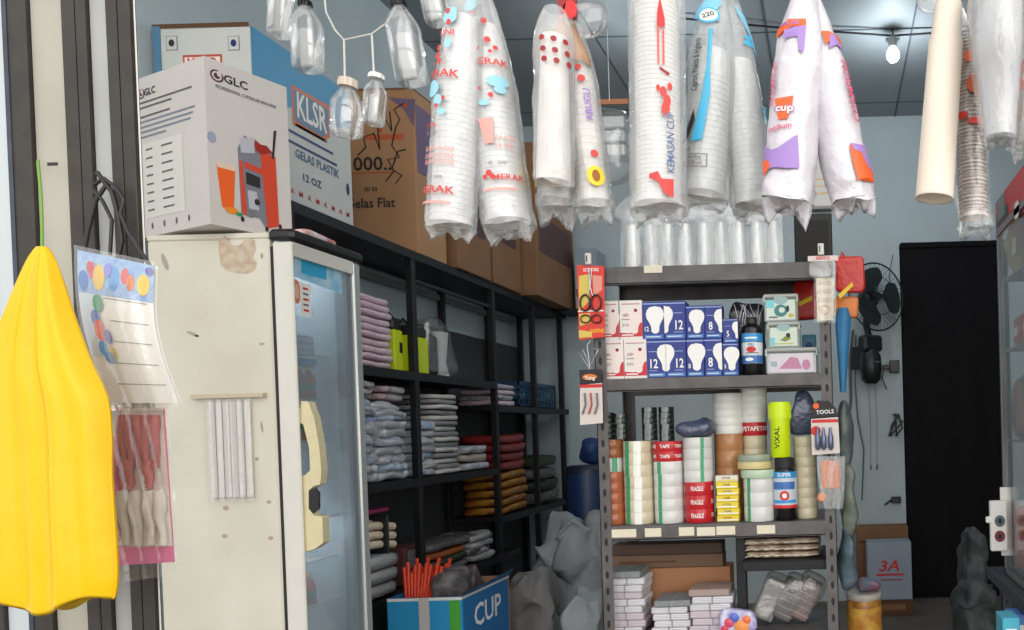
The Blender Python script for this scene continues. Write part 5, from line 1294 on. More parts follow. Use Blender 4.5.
o = V(t.location); b = MB(); b.prism(S, PQ((811, 418), (838, 416), (840, 453), (812, 455)), .002, MATS['card_offwhite']); b.prism(S, PQ((811, 405), (818, 400), (830, 402), (836, 408), (838, 417), (811, 419)), .003, ink); b.ell(S, q(816, 406).x, q(816, 406).z, .012, .012, orange, .0032)
b.text(S, 'TOOLS', q(825, 412).x, q(825, 412).z, .017, pw, .0036, .05); b.rect(S, q(812, 423).x, q(812, 423).z, q(838, 419).x, q(838, 419).z, red, .0006); b.ell(S, q(816, 431).x, q(816, 431).z, .02, .02, red, .0008); link('backing_card', b, t)
for x_ in (818, 824, 831):
    b = MB(); b.lathe([(.004, 0), (.011, .01), (.011, .05), (.006, .07), (.004, .09)], mat('steel_blue', (110, 120, 150), .3, .6), (q(x_, 449).x, -.008, q(x_, 450).z), 10); link('metal_tool', b, t)
t = hung('hanging_peach_pack', 'clear bag of peach-coloured rolls at the foot of the right post cards', 'pack', 830, 508)
o = V(t.location)
for i, x_ in enumerate((825, 831, 837)):
    b = MB(); b.lathe([(.012, 0), (.014, .01), (.014, .1), (.012, .11)], mat('peach_roll', (222, 150, 120), .5), (q(x_, 490).x, -.012, q(x_, 488).z), 12); link('peach_roll', b, t)
b = MB(); b.lathe([(.012, -.012), (.020, -.006), (.020, .006), (.012, .012)], mat('peach_roll'), (0, 0, 0), 16); 
for v_ in range(len(b.v)): b.v[v_] = V((b.v[v_].x, b.v[v_].z, b.v[v_].y)) + V((q(822, 497).x, -.012, q(822, 497).z))
link('end_roll', b, t); b = MB(); b.sheet(lambda u, v: q(817 + (28 - 10 * v * v) * u + 10 * v * v * .8, 456 + 52 * v) + V((0, -.026 - .006 * math.sin(u * 12 + v * 5), 0)), 14, 12, milky); link('bag_film', b, t)
# red and yellow packs, blue bag on the outer side of the right post
redp = mat('red_foil', (196, 40, 32), .3, bump=.5)
t = thing('hanging_red_pack', 'shiny red foil pack with a yellow flash beside the fan', 'snack pack', tuple(hy(850, 300, RY0 + .12)), 0, 'red foil packs on the rack side'); o = V(t.location); q2 = lambda px, py: hy(px, py, RY0 + .12) - o
b = MB(); pillow(b, .125, .04, .15, redp, 7, .3, .35, 22, 12, (q2(850, 284).x, 0, q2(850, 288).z - .02), False); S2_ = Flat((0, -.024, 0), (1, 0, 0), (0, 0, 1), (0, -1, 0)); b.poly(S2_, [(q2(*p).x, q2(*p).z) for p in ((838, 296), (852, 283), (853, 287), (840, 300))], yellow, .001); link('foil_bag', b, t)
b = MB(); b.tube([q2(846, 280), q2(839, 262), q2(842, 252), q2(847, 262), q2(846, 280)], .006, redp, 8); link('gathered_top', b, t)
b = MB(); pillow(b, .10, .035, .09, mat('orange_yellow_foil', (226, 130, 50), .35), 8, .3, .35, 20, 10, (q2(846, 300).x, .03, q2(846, 317).z), False); link('lower_pack', b, t, label='orange and yellow lower pack')
t = thing('hanging_red_pack', 'dull red pack hanging behind the cream bead card', 'snack pack', tuple(hy(806, 320, RY0 + .30)), 0, 'red foil packs on the rack side'); b = MB(); pillow(b, .11, .05, .17, redp, 17, .3); b.poly(Flat((0, -.03, 0), (1, 0, 0), (0, 0, 1), (0, -1, 0)), [(-.04, .05), (.03, .08), (.03, .1), (-.04, .07)], yellow); link('foil_bag', b, t)
b = MB(); R = [[hy(843 + w_ * math.cos(a), py, RY0 + .1) + V((0, .02 * math.sin(a), 0)) for a in [i * math.pi / 6 for i in range(12)]] for py, w_ in ((308, 5), (318, 8), (335, 7), (360, 5), (392, 3))]
o = R[0][0].copy(); b.ring([[p - o for p in r_] for r_ in R], mat('blue_cloth_bag', (44, 120, 170), .5, bump=.4)); solo('hanging_blue_umbrella', b, 'narrow folded blue bag hanging on the outer side of the right post', 'bag', tuple(o))
SC.objects['hanging_blue_umbrella'].name = 'hanging_blue_bag'

# ------------------------------------------------------------------ on top of the rack
t = thing('cup_tray_pack', 'clear pack with a row of upturned plastic cups on top of the rack', 'cup pack', on(z1, 710, RY0 + .12))
o = V(t.location); k = (RY0 + .12) / F; cc = film('clear_cups', (226, 230, 230), clear=.50, rough=.1, bump=0, gl=.6)
for i in range(9):
    b = MB(); x = (-76 + i * 17.6) * k; b.lathe([(8.6 * k, 0), (8.4 * k, .004), (6.4 * k, 44 * k), (6.2 * k, 45 * k)], cc, (x, .0, .003), 20); link('plastic_cup', b, t)
b = MB(); 
def fn(u, v):
    x = (-86 + 160 * u) * k; z = (1 + 56 * v + 6 * math.sin(u * 14) * v + 3 * math.sin(u * 31)* v) * k; return V((x, -.042 - .008 * math.sin(u * 40) * (.3 + v) * .5 + .03 * v * v, z))
b.sheet(fn, 60, 8, thinf); b.sheet(lambda u, v: V(((-86 + 160 * u) * k, -.05 + .10 * v, .002)), 6, 2, thinf)
link('bag_film', b, t)
b = MB(); pillow(b, .72, .10, .13, milky, 33, .7, .6, 50, 14, (-.03, .02, 46 * k), False); link('bunched_film', b, t)
b = MB(); b.box((-.075, 0, 0), (.085, .2, 57 * k), black, .004); b.box((-.07, -.003, .02), (.07, 0, 50 * k), mat('soft_black', (12, 12, 12), .7)); solo('black_box', b, 'matte black box on top of the rack at its right end', 'box', on(z1, 813, RY0 + .17))
b = MB(); pillow(b, .10, .08, .15, mat('olive_cloth', (70, 64, 50), .7), 3, .4); solo('small_bag', b, 'small dark olive bundle beside the black box on the rack', 'bag', (xb + .035, RY0 + .2, z1 + .002)) if False else None
# clear containers hanging behind the bags, and a pale parcel
t = thing('hanging_container_pack', 'clear bag of lidded containers hanging behind the dotted rolls', 'container pack', tuple(hy(612, 178, 3.6))); o = V(t.location); k = 3.6 / F
for i in range(3):
    b = MB(); b.box((-14 * k, 0, (22 + i * 14) * k), (14 * k, .1, (34 + i * 14) * k), cc, .006); link('container', b, t)
b = MB(); pillow(b, 34 * k, .14, 75 * k, thinf, 4, .4, .6, 22, 12, (0, .05, 0), False); b.box((-16 * k, 0, 73 * k), (18 * k, .01, 78 * k), mat('amber_strip', (170, 110, 70), .5)); link('bag_film', b, t)
b = MB(); b.tube([(0, .0, 76 * k), (0, 0, CZ - o.z)], .002, string, 5); link('hanging_cord', b, t)
t = thing('hanging_white_parcel', 'white wrapped parcel hanging between the purple cup sleeves', 'parcel', tuple(hy(824, 208, 3.4))); o = V(t.location); k = 3.4 / F
b = MB(); b.box((-16 * k, 0, 0), (16 * k, .08, 74 * k), mat('greyish_wrap', (190, 190, 188), .5), .01)
for i in range(3): b.rect(Flat((0, 0, 0), (1, 0, 0), (0, 0, 1), (0, -1, 0)), -10 * k, (14 + i * 7) * k, 6 * k, (15.5 + i * 7) * k, mat('faded_orange', (206, 170, 130), .6), .001)
link('wrapped_box', b, t); b = MB(); b.tube([(0, .04, 74 * k), (0, .04, CZ - o.z)], .002, string, 5); link('hanging_cord', b, t)
t = thing('hanging_container_pack', 'clear film bag hanging between the two cyan cup sleeves', 'container pack', tuple(hy(726, 200, 3.6))); o = V(t.location); k = 3.6 / F
b = MB(); pillow(b, 60 * k, .14, 75 * k, milky, 14, .4, .6, 22, 12, (0, .05, 0), False); link('bag_film', b, t); b = MB(); b.tube([(0, .05, 70 * k), (0, .05, CZ - o.z)], .002, string, 5); link('hanging_cord', b, t)
# ================================================================== lower part of the middle rack
bk = mat('booklet_white', (216, 214, 218), .6); bkp = mat('booklet_pinkish', (206, 192, 200), .6); bkg = mat('booklet_grey', (130, 134, 136), .6); band = mat('paper_band', (150, 150, 160), .6)
def booklets(x0, x1, ytop, n, y, m_of, where, wd=.16):
    A = hy(x0, 600, y).x; B = hy(x1, 600, y).x; zt_ = hy((x0 + x1) / 2, ytop, y).z; h = (zt_ - z5 - .002) / n
    for i in range(n):
        w = B - A; b = MB(); dx = .008 * math.sin(i * 2.3 + x0)
        b.box((-w / 2, 0, 0), (w / 2, wd, h * .93), m_of(i), .004)
        for j in range(3): b.box((-w / 2 - .0006, -.0008, h * (.2 + .25 * j)), (w / 2 + .0006, wd * .6, h * (.24 + .25 * j)), band)
        b.box((-.003, -.0015, 0), (.003, wd, h * .94), band)
        solo('booklet', b, '%s bundle of folded booklets, %s, %s' % ('grey-topped' if m_of(i) == bkg else 'pale', updown(i, n), where), 'booklet', ((A + B) / 2 + dx, y + .004 * math.sin(i * 3), z5 + .001 + i * h), 'paper booklets on the rack bottom shelf', rz=.03 * math.sin(i * 1.9))
booklets(608, 643, 571, 9, RY0 + .07, lambda i: bkg if i == 8 else (bkp if i in (1, 2, 5) else bk), 'in the tall left stack')
booklets(652, 688, 600, 5, RY0 + .05, lambda i: bkg if i == 4 else bk, 'in the short middle stack')
booklets(690, 731, 589, 6, RY0 + .06, lambda i: mat('booklet_tan', (170, 146, 136), .6) if i == 5 else (bk if i > 2 else bkp), 'in the right stack before the tan carton')
A = hy(647, 636, 3.27); B = hy(730, 566, 3.27)
t = thing('tan_carton', 'plain tan carton behind the booklet stacks', 'box', (A.x, 3.27, z5 + .001)); tb = mat('tan_card', (172, 122, 86), .8, var=.08, vscale=6)
bh = B.z - z5 - .002
b = MB(); b.box((0, 0, 0), (B.x - A.x, .12, bh), tb, .003); link('carton', b, t); b = MB(); b.box((0, -.001, 0), (.03, 0, bh), mat('tan_card_shade', (150, 100, 68), .8)); link('side_fold', b, t)
for i, (x0, x1, y0, y1, m_) in enumerate(((607, 723, 553, 566, mat('flat_brown', (112, 86, 66), .7)), (612, 722, 541, 552, mat('flat_dark_brown', (76, 56, 48), .7)))):
    A2 = hy(x0, y1, 3.26).x; B2 = hy(x1, y1, 3.26).x; zz = (z5 + .003 + bh) if i == 0 else zprev
    h_ = (y1 - y0) * 3.26 / F; b = MB(); b.box((0, 0, 0), (B2 - A2, .10, h_), m_, .003); b.box((.05, -.001, h_ * .4), (.3, 0, h_ * .55), carddk)
    solo('flat_carton', b, ['lighter brown flat carton lying on the tan carton', 'dark brown flat carton lying on the lighter flat one'][i], 'box', (A2, 3.265, zz)); zprev = zz + h_ + .001
wrapm = film('brown_tint_wrap', (160, 140, 120), clear=.25, rough=.12, bump=1.0, bscale=35)
sl_ = mat('brown_packed_goods', (120, 92, 76), .5, rgb2=(176, 160, 140), vscale=30, bump=.4)
hq = (zr(780, 541.5) - z4) / 3
for i in range(3):
    t = thing('plastic_pack', 'shiny flat brown plastic pack, %s on the black half shelf' % updown(i, 3), 'pack', (hy(782, 550, 3.1).x, 3.2, z4 + .001 + i * hq), 0, 'flat packs on the half shelf')
    b = MB(); pillow(b, .32, .24, hq * .96, sl_, 40 + i, .25, .3, 30, 8); link('packed_goods', b, t); b = MB()
    for j in range(7): b.tube([(-.15 + j * .04, -.123, hq * .3), (-.12 + j * .045, -.124, hq * .55), (-.09 + j * .04, -.122, hq * .4)], .002, mat('foil_glint', (226, 216, 196), .2), 5)
    link('wrap_crease', b, t)
# leaning wrapped things on the bottom right
for i, (px, y, rot, lab, m_) in enumerate(((762, 3.14, -.42, 'leaning clear-wrapped paper bundle nearest the black post', mat('wrapped_grey_paper', (150, 144, 142), .6)), (780, 3.14, -.45, 'clear-wrapped bundle leaning behind the first one', mat('wrapped_dark_paper', (96, 92, 90), .6)), (797, 3.14, -.5, 'glossy wrapped bundle leaning against the right rack post', mat('wrapped_rose_paper', (130, 104, 100), .6)))):
    t = thing('wrapped_bundle', lab, 'bundle', on(z5, px, y), 0, 'wrapped bundles on the rack bottom shelf'); t.location.z = z5 + .03
    t.rotation_euler = (0, rot * -1, 0)
    b = MB(); b.box((-.04, 0, -.0), (.04, .1, .165), m_, .004)
    for j in range(5): b.box((-.042, -.002, .02 + j * .03), (.042, .1, .024 + j * .03), band)
    link('paper_bundle', b, t); b = MB(); pillow(b, .10, .12, .205, film('bag_gloss', (190, 188, 184), clear=.8, rough=.15, bump=.9), 50 + i, .3, .4, 26, 14, (0, .05, -.01), False); link('plastic_wrap', b, t)
t = thing('colourful_pack', 'crumpled blue, pink and orange printed pack at the rack bottom', 'pack', on(z5, 738, 3.05)); b = MB(); pillow(b, .15, .06, .10, mat('violet_wrap', (150, 140, 200), .35, rgb2=(226, 226, 236), vscale=24), 61, .5, .5, 24, 12); link('wrapper', b, t)
for x, z, r_, c_1 in ((-.03, .05, .02, (216, 80, 110)), (.02, .03, .03, (236, 150, 80)), (.04, .06, .018, (236, 120, 80)), (-.01, .07, .02, (90, 110, 200)), (-.05, .025, .015, (210, 60, 90))):
    b = MB(); b.lathe([(.002, .006), (r_ * .7, .004), (r_, 0)], mat('pack_spot_%s' % 'abcdefghijklmnop'[int((x + .05) * 100) % 16], c_1, .4), (0, 0, 0), 12)
    for v_ in range(len(b.v)): b.v[v_] = V((b.v[v_].x + x, -.032 - b.v[v_].z, b.v[v_].y + z))
    link('printed_spot', b, t)

# ================================================================== goods on the long black rack
def pack_pile(name, lab, cat, group, z, y0, y1, n, h, m, x0=WL + .105, x1=XS - .02, fill=.94, amp=.25, fm=None, e=.35, over=0, where='', deco=None):
    proto = None; k = 0
    for i in range(n):
        ml = m[i % len(m)] if isinstance(m, (list, tuple)) else m
        if proto is None or proto['m'] != ml.name:
            t = thing(name, 'x', cat, (0, 0, 0), 0, group); t['m'] = ml.name
            b = MB(); pillow(b, x1 - x0, (y1 - y0) * .97, h * fill, ml, 70 + i + n, amp, e, 28, 8)
            if deco: deco(b, x1 - x0, y1 - y0, h)
            link('packed_goods', b, t)
            if fm:
                b = MB(); pillow(b, (x1 - x0) * 1.0, (y1 - y0) * 1.0, h * .97, fm, 90 + i, amp * 1.5, e, 28, 8); link('film_wrap', b, t)
            o = proto = t
        else: o = dup(proto, (0, 0, 0), 'x')
        o.location = ((x0 + x1) / 2 + .008 * math.sin(i * 2.1 + y0 * 3) + over * i / n, (y0 + y1) / 2 + .005 * math.sin(i * 1.3), z + .005 + i * h)
        o['label'] = '%s, %s, %s' % (lab, updown(i, n) if n > 1 else 'single one', where)
        o.rotation_euler = (0, 0, .02 * math.sin(i * 1.7))
        if 'm' in o: o['m'] = ml.name
        PILES.append(o)
PILES = []
pf_ = film('pack_film', (226, 228, 232), clear=.5, rough=.12, bump=1.0, bscale=30)
pkm = mat('pink_pack', (206, 170, 186), .5, rgb2=(226, 206, 214), vscale=30); wh2 = mat('white_pack', (200, 200, 204), .5, rgb2=(150, 154, 164), vscale=25)
blm = mat('pale_blue_plastic', (150, 176, 206), .4, rgb2=(206, 212, 220), vscale=22); bl2 = mat('mid_blue_plastic', (90, 120, 176), .4, rgb2=(190, 202, 220), vscale=16); slm = mat('silver_pack', (176, 184, 190), .3, rgb2=(226, 228, 230), vscale=20)
pack_pile('plastic_bag_pack', 'pink wrapped pack', 'pack', 'pink packs on the second level of the black rack', zA2, 3.80, 4.15, 10, .038, pkm, amp=.35, where='in the pile beside the fridge')
ny = mat('neon_yellow_card', (206, 222, 30), .45); bks = mat('dark_binding', (30, 32, 36), .4)
for i, (ya, yb_, hh_, lab) in enumerate(((4.17, 4.252, .23, 'neon yellow box file left of the next one on the black rack'), (4.31, 4.52, .215, 'neon yellow box file second along, before the white-filled bag'))):
    t = thing('box_file', lab, 'box file', (WL + .2, ya, zA2 + .004), 0, 'neon yellow box files')
    b = MB(); b.box((0, 0, 0), (.17, yb_ - ya, hh_), ny, .004); link('cover', b, t); b = MB(); b.box((.17, .05, hh_ * .45), (.172, .075, hh_ * .7), bks); link('dark_label', b, t)
    b = MB(); b.box((-.01, .0, hh_ + .001), (.165, yb_ - ya, hh_ + .06), bks, .01); b.tube([(.1, .02, hh_ + .06), (.12, .04, hh_ + .1), (.14, .065, hh_ + .06)], .008, bks, 8); link('black_top', b, t)
t = thing('white_filled_bag', 'clear bag with black and white contents at the end of the second level', 'bag', ((WL + XS) / 2 + .02, 4.76, zA2 + .005))
b = MB(); b.box((-.1, -.16, .005), (.10, -.04, .26), bks, .02); link('black_item', b, t)
b = MB(); b.ring([[V((.06 + .04 * math.cos(a) * w_, .05 + .06 * math.sin(a) * w_, z)) for a in [i * math.pi / 8 for i in range(16)]] for z, w_ in ((.005, 1.1), (.1, .7), (.2, .9), (.29, 1.1))], paper); link('white_roll', b, t)
b = MB(); pillow(b, .25, .36, .36, thinf, 6, .3, .4, 24, 12); link('film_bag', b, t)
# level three
pack_pile('plastic_bag_pack', 'blue and white plastic bag pack', 'pack', 'blue and white packs on the third level', zA3, 3.70, 3.95, 9, .050, [blm, slm, bl2, wh2], amp=.7, fm=pf_, where='in the pile touching the fridge')
pack_pile('plastic_bag_pack', 'silvery blue plastic bag pack', 'pack', 'blue and white packs on the third level', zA3, 3.97, 4.22, 9, .047, [slm, blm, wh2], amp=.7, fm=pf_, where='in the middle pile')
pack_pile('plastic_bag_pack', 'pale blue plastic bag pack', 'pack', 'blue and white packs on the third level', zA3, 4.36, 4.51, 7, .046, [blm, wh2], amp=.6, fm=pf_, where='in the low pile by the post')
pack_pile('ring_pack', 'clear pack with a red ring', 'pack', 'red ring packs on the blue piles', zA3 + .458, 3.72, 3.94, 2, .036, mat('reddish_pack', (130, 90, 96), .5, rgb2=(190, 170, 174), vscale=26), amp=.4, fm=pf_, where='over the pile touching the fridge')
pack_pile('ring_pack', 'clear pack with a red and white ring', 'pack', 'red ring packs on the blue piles', zA3 + .432, 3.98, 4.21, 2, .04, mat('reddish_pack'), amp=.4, fm=pf_, where='over the middle pile')
pack_pile('cup_lid_pack', 'thin lid pack', 'pack', 'white lid packs in the tall stack', zA3, 4.53, 4.83, 15, .033, [mat('lid_white', (206, 204, 200), .4), mat('lid_grey', (140, 140, 140), .4)], amp=.3, where='tall stack right of the blue piles')
pack_pile('paper_pack', 'low white wrapped pack', 'pack', 'low packs at the end of the third level', zA3, 4.88, 5.22, 3, .055, [wh2, mat('warm_grey_pack', (170, 160, 146), .5)], amp=.3, where='end of the third level')
# level four
ropem = mat('cream_rope', (232, 216, 190), .8, var=.2, vscale=60)
t = thing('rope_hank', 'thick cream rope hank tied with a black strap on the fourth level', 'rope', (WL + .21, 3.9, zA4 + .16))
for i in range(9):
    b = MB(); r_ = .045 + (i % 3) * .028; yy = (i // 3) * .055
    b.tube([(.13 + .02 * (i // 3) * 0 + .0, -.24 + .48 * u / 12 , .10 + yy * .9 + r_ * .6 * math.sin(math.pi * u / 12)) for u in range(13)], .022, ropem, 8); b.v = [V((p.x + (i % 3) * -.05, p.y, p.z)) for p in b.v]; link('rope_loop', b, t)
for y_ in (-.10, .12):
    b = MB(); b.box((-.02, y_, .06), (.175, y_ + .015, .275), bks, .004); link('black_strap', b, t)
gpm = mat('grey_mixed_pack', (120, 118, 116), .5, rgb2=(176, 174, 170), vscale=16)
pack_pile('mixed_bag', 'grey and white wrapped bag', 'bag', 'wrapped bags under the rope', zA4, 3.62, 4.14, 3, .075, gpm, amp=.2, fm=pf_, where='under the cream rope')
b = MB(); b.box((0, 0, 0), (.26, .36, .02), mat('magenta_folder', (150, 40, 90), .5), .003); solo('magenta_folder', b, 'thin magenta folder lying over the cream rope', 'folder', (WL + .1, 3.72, zA4 + .452))
dkp = mat('dark_mixed_pack', (70, 66, 66), .5, rgb2=(110, 106, 104), vscale=18)
pack_pile('dark_pack', 'dark wrapped pack', 'pack', 'dark packs on the fourth level', zA4, 4.4, 4.9, 4, .05, [dkp, mat('dark_green_pack', (46, 62, 42), .5), mat('burnt_orange_pack', (170, 90, 40), .5), dkp], amp=.3, where='beside the rope hank')
pack_pile('dark_pack', 'grey glossy pack', 'pack', 'dark packs on the fourth level', zA4, 4.93, 5.24, 4, .045, [gpm, dkp], amp=.4, fm=pf_, where='at the end of the fourth level')
# far bay
crm_ = mat('blue_crate_plastic', (36, 70, 104), .4)
t = thing('blue_crate', 'dark blue plastic crate on the far bay of the black rack', 'crate', (WL + .09, 5.80, zC2 + .005)); b = MB(); L_, W_, H_ = .76, .28, .19
b.box((0, 0, 0), (W_, L_, .01), crm_)
for z in (0, .06, .12, .17): 
    for a_, b_ in (((0, 0), (W_, .012)), ((0, L_ - .012), (W_, L_)), ((0, 0), (.012, L_)), ((W_ - .012, 0), (W_, L_))): b.box((a_[0], a_[1], z), (b_[0], b_[1], z + .022 + .01 * (z == .17)), crm_)
for j in range(13):
    y = j * (L_ - .014) / 12; b.box((W_ - .011, y, 0), (W_ - .001, y + .014, H_), crm_)
for j in range(7): x = j * (W_ - .014) / 6; b.box((x, .001, 0), (x + .014, .011, H_), crm_)
link('crate_body', b, t)
b = MB(); pillow(b, .25, .70, .15, mat('teal_goods', (70, 110, 120), .5), 4, .4, c=(.14, .38, .012)); link('crate_lining', b, t)
pack_pile('small_pack', 'pale pink and white small pack', 'pack', 'small packs near the crate', zC2, 5.34, 5.7, 4, .04, [pkm, wh2], amp=.4, where='before the blue crate')
rdm2 = mat('red_pack', (130, 34, 36), .4, bump=.4); ylm = mat('orange_yellow_pack', (176, 128, 36), .4, rgb2=(130, 54, 36), vscale=14)
pack_pile('snack_pack', 'orange and yellow pack', 'snack pack', 'snack packs in the far bay', zC3, 5.34, 5.88, 5, .062, ylm, amp=.4, where='lower part of the far bay pile')
pack_pile('snack_pack', 'dark red pack', 'snack pack', 'snack packs in the far bay', zC3 + .32, 5.36, 5.84, 4, .065, rdm2, amp=.4, where='upper part of the far bay pile')
pack_pile('green_pack', 'dark green pack', 'pack', 'dark packs further along', zC3, 6.04, 6.5, 4, .1, [dkp, mat('dark_green_pack')], amp=.3, where='far end of the far bay')
# lowest boards carry shade-side stock too
pack_pile('dark_pack', 'brown wrapped pack', 'pack', 'stock under the third level', zA4 + .0, 5.4, 5.7, 3, .05, dkp, amp=.3, where='beyond the end of the fourth level') if False else None
for i, (ya, yb_, h_, m_, lab) in enumerate(((4.17, 4.36, .22, mat('maroon_carton', (90, 50, 50), .7), 'dark maroon carton standing between rope and dark packs'), )):
    b = MB(); b.box((0, 0, 0), (.27, yb_ - ya, h_), m_, .006); b.rect(Flat((.27, 0, 0), (0, 1, 0), (0, 0, 1), (1, 0, 0)), .03, .1, .2, .2, grey); solo('dark_carton', b, lab, 'box', (WL + .09, ya + .04, zA4 + .005))
# dark sheet added to stand in for shade and clutter behind the rack
b = MB(); b.sheet(lambda u, v: V((WL + .012 + .004 * math.sin(u * 40), 3.4 + u * 3.3, .004 + v * (zt - .3))), 60, 4, mat('shade_sheet_grey', (66, 68, 70), .8)); solo('shade_sheet', b, 'dark grey sheet added as shade behind the goods of the black rack', 'sheet')
# goods between fridge top and shelf
b = MB(); pillow(b, .12, .2, .035, mat('red_white_pack', (220, 210, 210), .4, rgb2=(196, 60, 60), vscale=24), 8, .4); solo('flat_pack', b, 'red and white crumpled pack lying on top of the fridge', 'pack', (fl + W - .1, 3.0 - .06, ftop + .014))
SC.objects['flat_pack'].location = (fl + W - .02, 2.93, ftop + .014)

# ================================================================== aisle: carton of goods, sacks, barrel
CX0, CX1, CY0_, CY1_ = hy(387, 600, 3.6).x, hy(462, 600, 3.6).x, 3.6, 4.12
ztc = hy(425, 598, 3.6).z
t = thing('open_carton', 'open blue and green carton filled with bundles in the aisle', 'box', (CX0, CY0_, ztc - .3)); w = CX1 - CX0; l = CY1_ - CY0_; rim = mat('white_rim', (216, 216, 214), .6); cb = mat('carton_azure', (40, 140, 190), .5); cb2 = mat('carton_blue', (36, 110, 170), .5)
b = MB(); th = .012
b.box((0, 0, 0), (w, th, .3), cb); b.box((0, l - th, 0), (w, l, .3), card); b.box((0, th, 0), (th, l - th, .3), cb2); b.box((w - th, th, 0), (w, l - th, .3), cb2); b.box((th, th, 0), (w - th, l - th, .01), card)
S = Flat((0, 0, 0), (1, 0, 0), (0, 0, 1), (0, -1, 0)); S1 = Flat((w, 0, 0), (0, 1, 0), (0, 0, 1), (1, 0, 0))
b.rect(S, 0, .286, w, .3, rim); b.rect(S, w * .42, 0, w * .56, .3, mat('carton_grey_panel', (190, 184, 182), .5), .0012); b.rect(S, w * .83, 0, w * .97, .285, mat('carton_green', (70, 160, 50), .5), .001); b.rect(S, 0, .1, w * .4, .14, pw, .0013); b.text(S1, 'CUP', l * .5, .17, .12, pw, .0013, 0, 1); b.rect(S1, 0, .288, l, .3, rim)
b.add([(w, 0, .3), (w, l, .3), (w + .03, l, .34), (w + .03, 0, .325)], [(0, 1, 2, 3)], cb2); link('carton', b, t)
b = MB(); b.box((-.02, -.0, -.0), (.0, .0, .0), card) if False else None
orm2 = mat('red_orange_mesh', (226, 70, 40), .5, var=.3, vscale=60)
t2 = thing('mesh_bundle', 'red-orange bundle of stiff strips sticking out of the open carton', 'bundle', (CX0 + .115, CY0_ + .14, ztc - .286))
for i in range(22):
    b = MB(); x = -.055 + (i % 11) * .011; yy = -.06 + (i // 11) * .08; b.tube([(x, yy, 0), (x * 1.2, yy, .25), (x * 1.7 + .01, yy + .02, .42 + .03 * math.sin(i * 2.2))], .0095, orm2, 6); link('strip', b, t2)
def sack(lab, x0, x1, ytop, ybot, y, m, seed, cat='sack', base=None, dp=.3, e=.5, nm='plastic_sack', am=.42):
    A = hy(x0, ybot, y); B = hy(x1, ytop, y); z0 = A.z if base is None else base
    b = MB(); pillow(b, B.x - A.x, dp, B.z - z0, m, seed, am, e, 60, 36, (0, 0, 0), True, .9); 
    return solo(nm, b, lab, cat, ((A.x + B.x) / 2, y + dp / 2, z0))
dk1 = mat('black_grey_goods', (54, 52, 54), .5, rgb2=(110, 104, 104), vscale=16, bump=.5)
sack('dark mixed bundle in the middle of the open carton', 431, 458, 574, 625, 3.66, dk1, 5, 'bundle', ztc - .286, .2, nm='dark_bundle')
sack('pinkish grey bundle at the back of the open carton', 442, 474, 574, 625, 3.92, mat('pink_grey_goods', (120, 98, 100), .5, rgb2=(60, 56, 60), vscale=14, bump=.5), 6, 'bundle', ztc - .284, .15, nm='pinkish_bundle')
b = MB(); b.box((0, 0, 0), (w + .04, l, ztc - .302), card2, .004); b.box((-.001, -.001, .2), (w + .041, .0, .26), mat('packing_tape_brown')); solo('support_carton', b, 'closed brown carton under the open blue one', 'box', (CX0 - .02, CY0_, .001))
wsk = mat('white_woven_sack', (150, 156, 160), .6, var=.12, vscale=5, bump=.9, bscale=16)
z_ = 0.001
def floorsack(*a, **k): return sack(*a, base=z_, **k)
sk = floorsack('big white sack standing in the aisle left of the rack', 536, 607, 524, 640, 4.6, wsk, 11, dp=.4)
sk = floorsack('grey-white sack slumped behind the open carton', 500, 548, 578, 640, 4.3, mat('grey_sack', (120, 118, 118), .6, bump=.9, bscale=14), 12, dp=.22)
sack('smaller white knotted bag at the rack foot', 562, 598, 592, 640, 3.7, wsk, 13, base=.001, dp=.24)
for n_ in (0,): 
    b = MB(); pillow(b, .10, .08, .16, wsk, 14, .5, .6, 20, 12); solo('sack_ear', b, 'tied ear of white plastic on the big white sack', 'bag', (hy(541, 525, 4.6).x, 4.62, hy(541, 525, 4.6).z - .02)) if False else None
t = thing('blue_barrel', 'dark blue plastic drum far behind the big white sack', 'drum', (hy(582, 500, 5.6).x, 5.75, 0)); r_ = .165; zz = hy(582, 470, 5.6).z
b = MB(); b.lathe([(r_ * .92, .001), (r_, .03), (r_, zz * .3), (r_ * 1.04, zz * .32), (r_, zz * .34), (r_, zz * .64), (r_ * 1.04, zz * .66), (r_, zz * .68), (r_, zz * .95), (r_ * .9, zz)], mat('drum_blue', (26, 54, 96), .4), n=28); link('drum_body', b, t); b = MB(); b.lathe([(r_ * .95, zz * .965), (r_ * .95, zz + .02), (r_ * .8, zz + .03)], mat('drum_lid', (30, 40, 60), .4), n=28); link('lid', b, t)
b = MB(); pillow(b, .16, .14, .2, mat('blue_bag', (30, 60, 110), .5, bump=.6), 15, .5, .6, 20, 12); solo('blue_bag', b, 'crumpled blue bag lying on the drum lid', 'bag', (t.location.x + .02, t.location.y, zz + .034))

# ================================================================== back wall: fan, plug, cables
fx = hy(876, 297, D - .32); t = thing('wall_fan', 'black wall-mounted fan beside the curtained doorway', 'fan', (fx.x, D - .32, fx.z), math.radians(38)); fb_ = mat('fan_black', (24, 26, 28), .4); R_ = 33.5 * (D - .32) / F
b = MB()
for q_ in range(44):
    a = 2 * math.pi * q_ / 44; b.tube([(R_ * u * math.cos(a + .25 * u), -.055 * math.sqrt(max(0, 1 - u ** 2.2)) - .01, R_ * u * math.sin(a + .25 * u)) for u in (.14, .4, .7, .88, 1)], .0016, fb_, 4)
for rr_ in (.14, .55, 1.0):
    b.tube([(R_ * rr_ * math.cos(i * .15708), -.055 * math.sqrt(max(0, 1 - rr_ ** 2.2)) - .01, R_ * rr_ * math.sin(i * .15708)) for i in range(41)], .003 if rr_ < 1 else .007, fb_, 6)
link('front_grille', b, t)
b = MB()
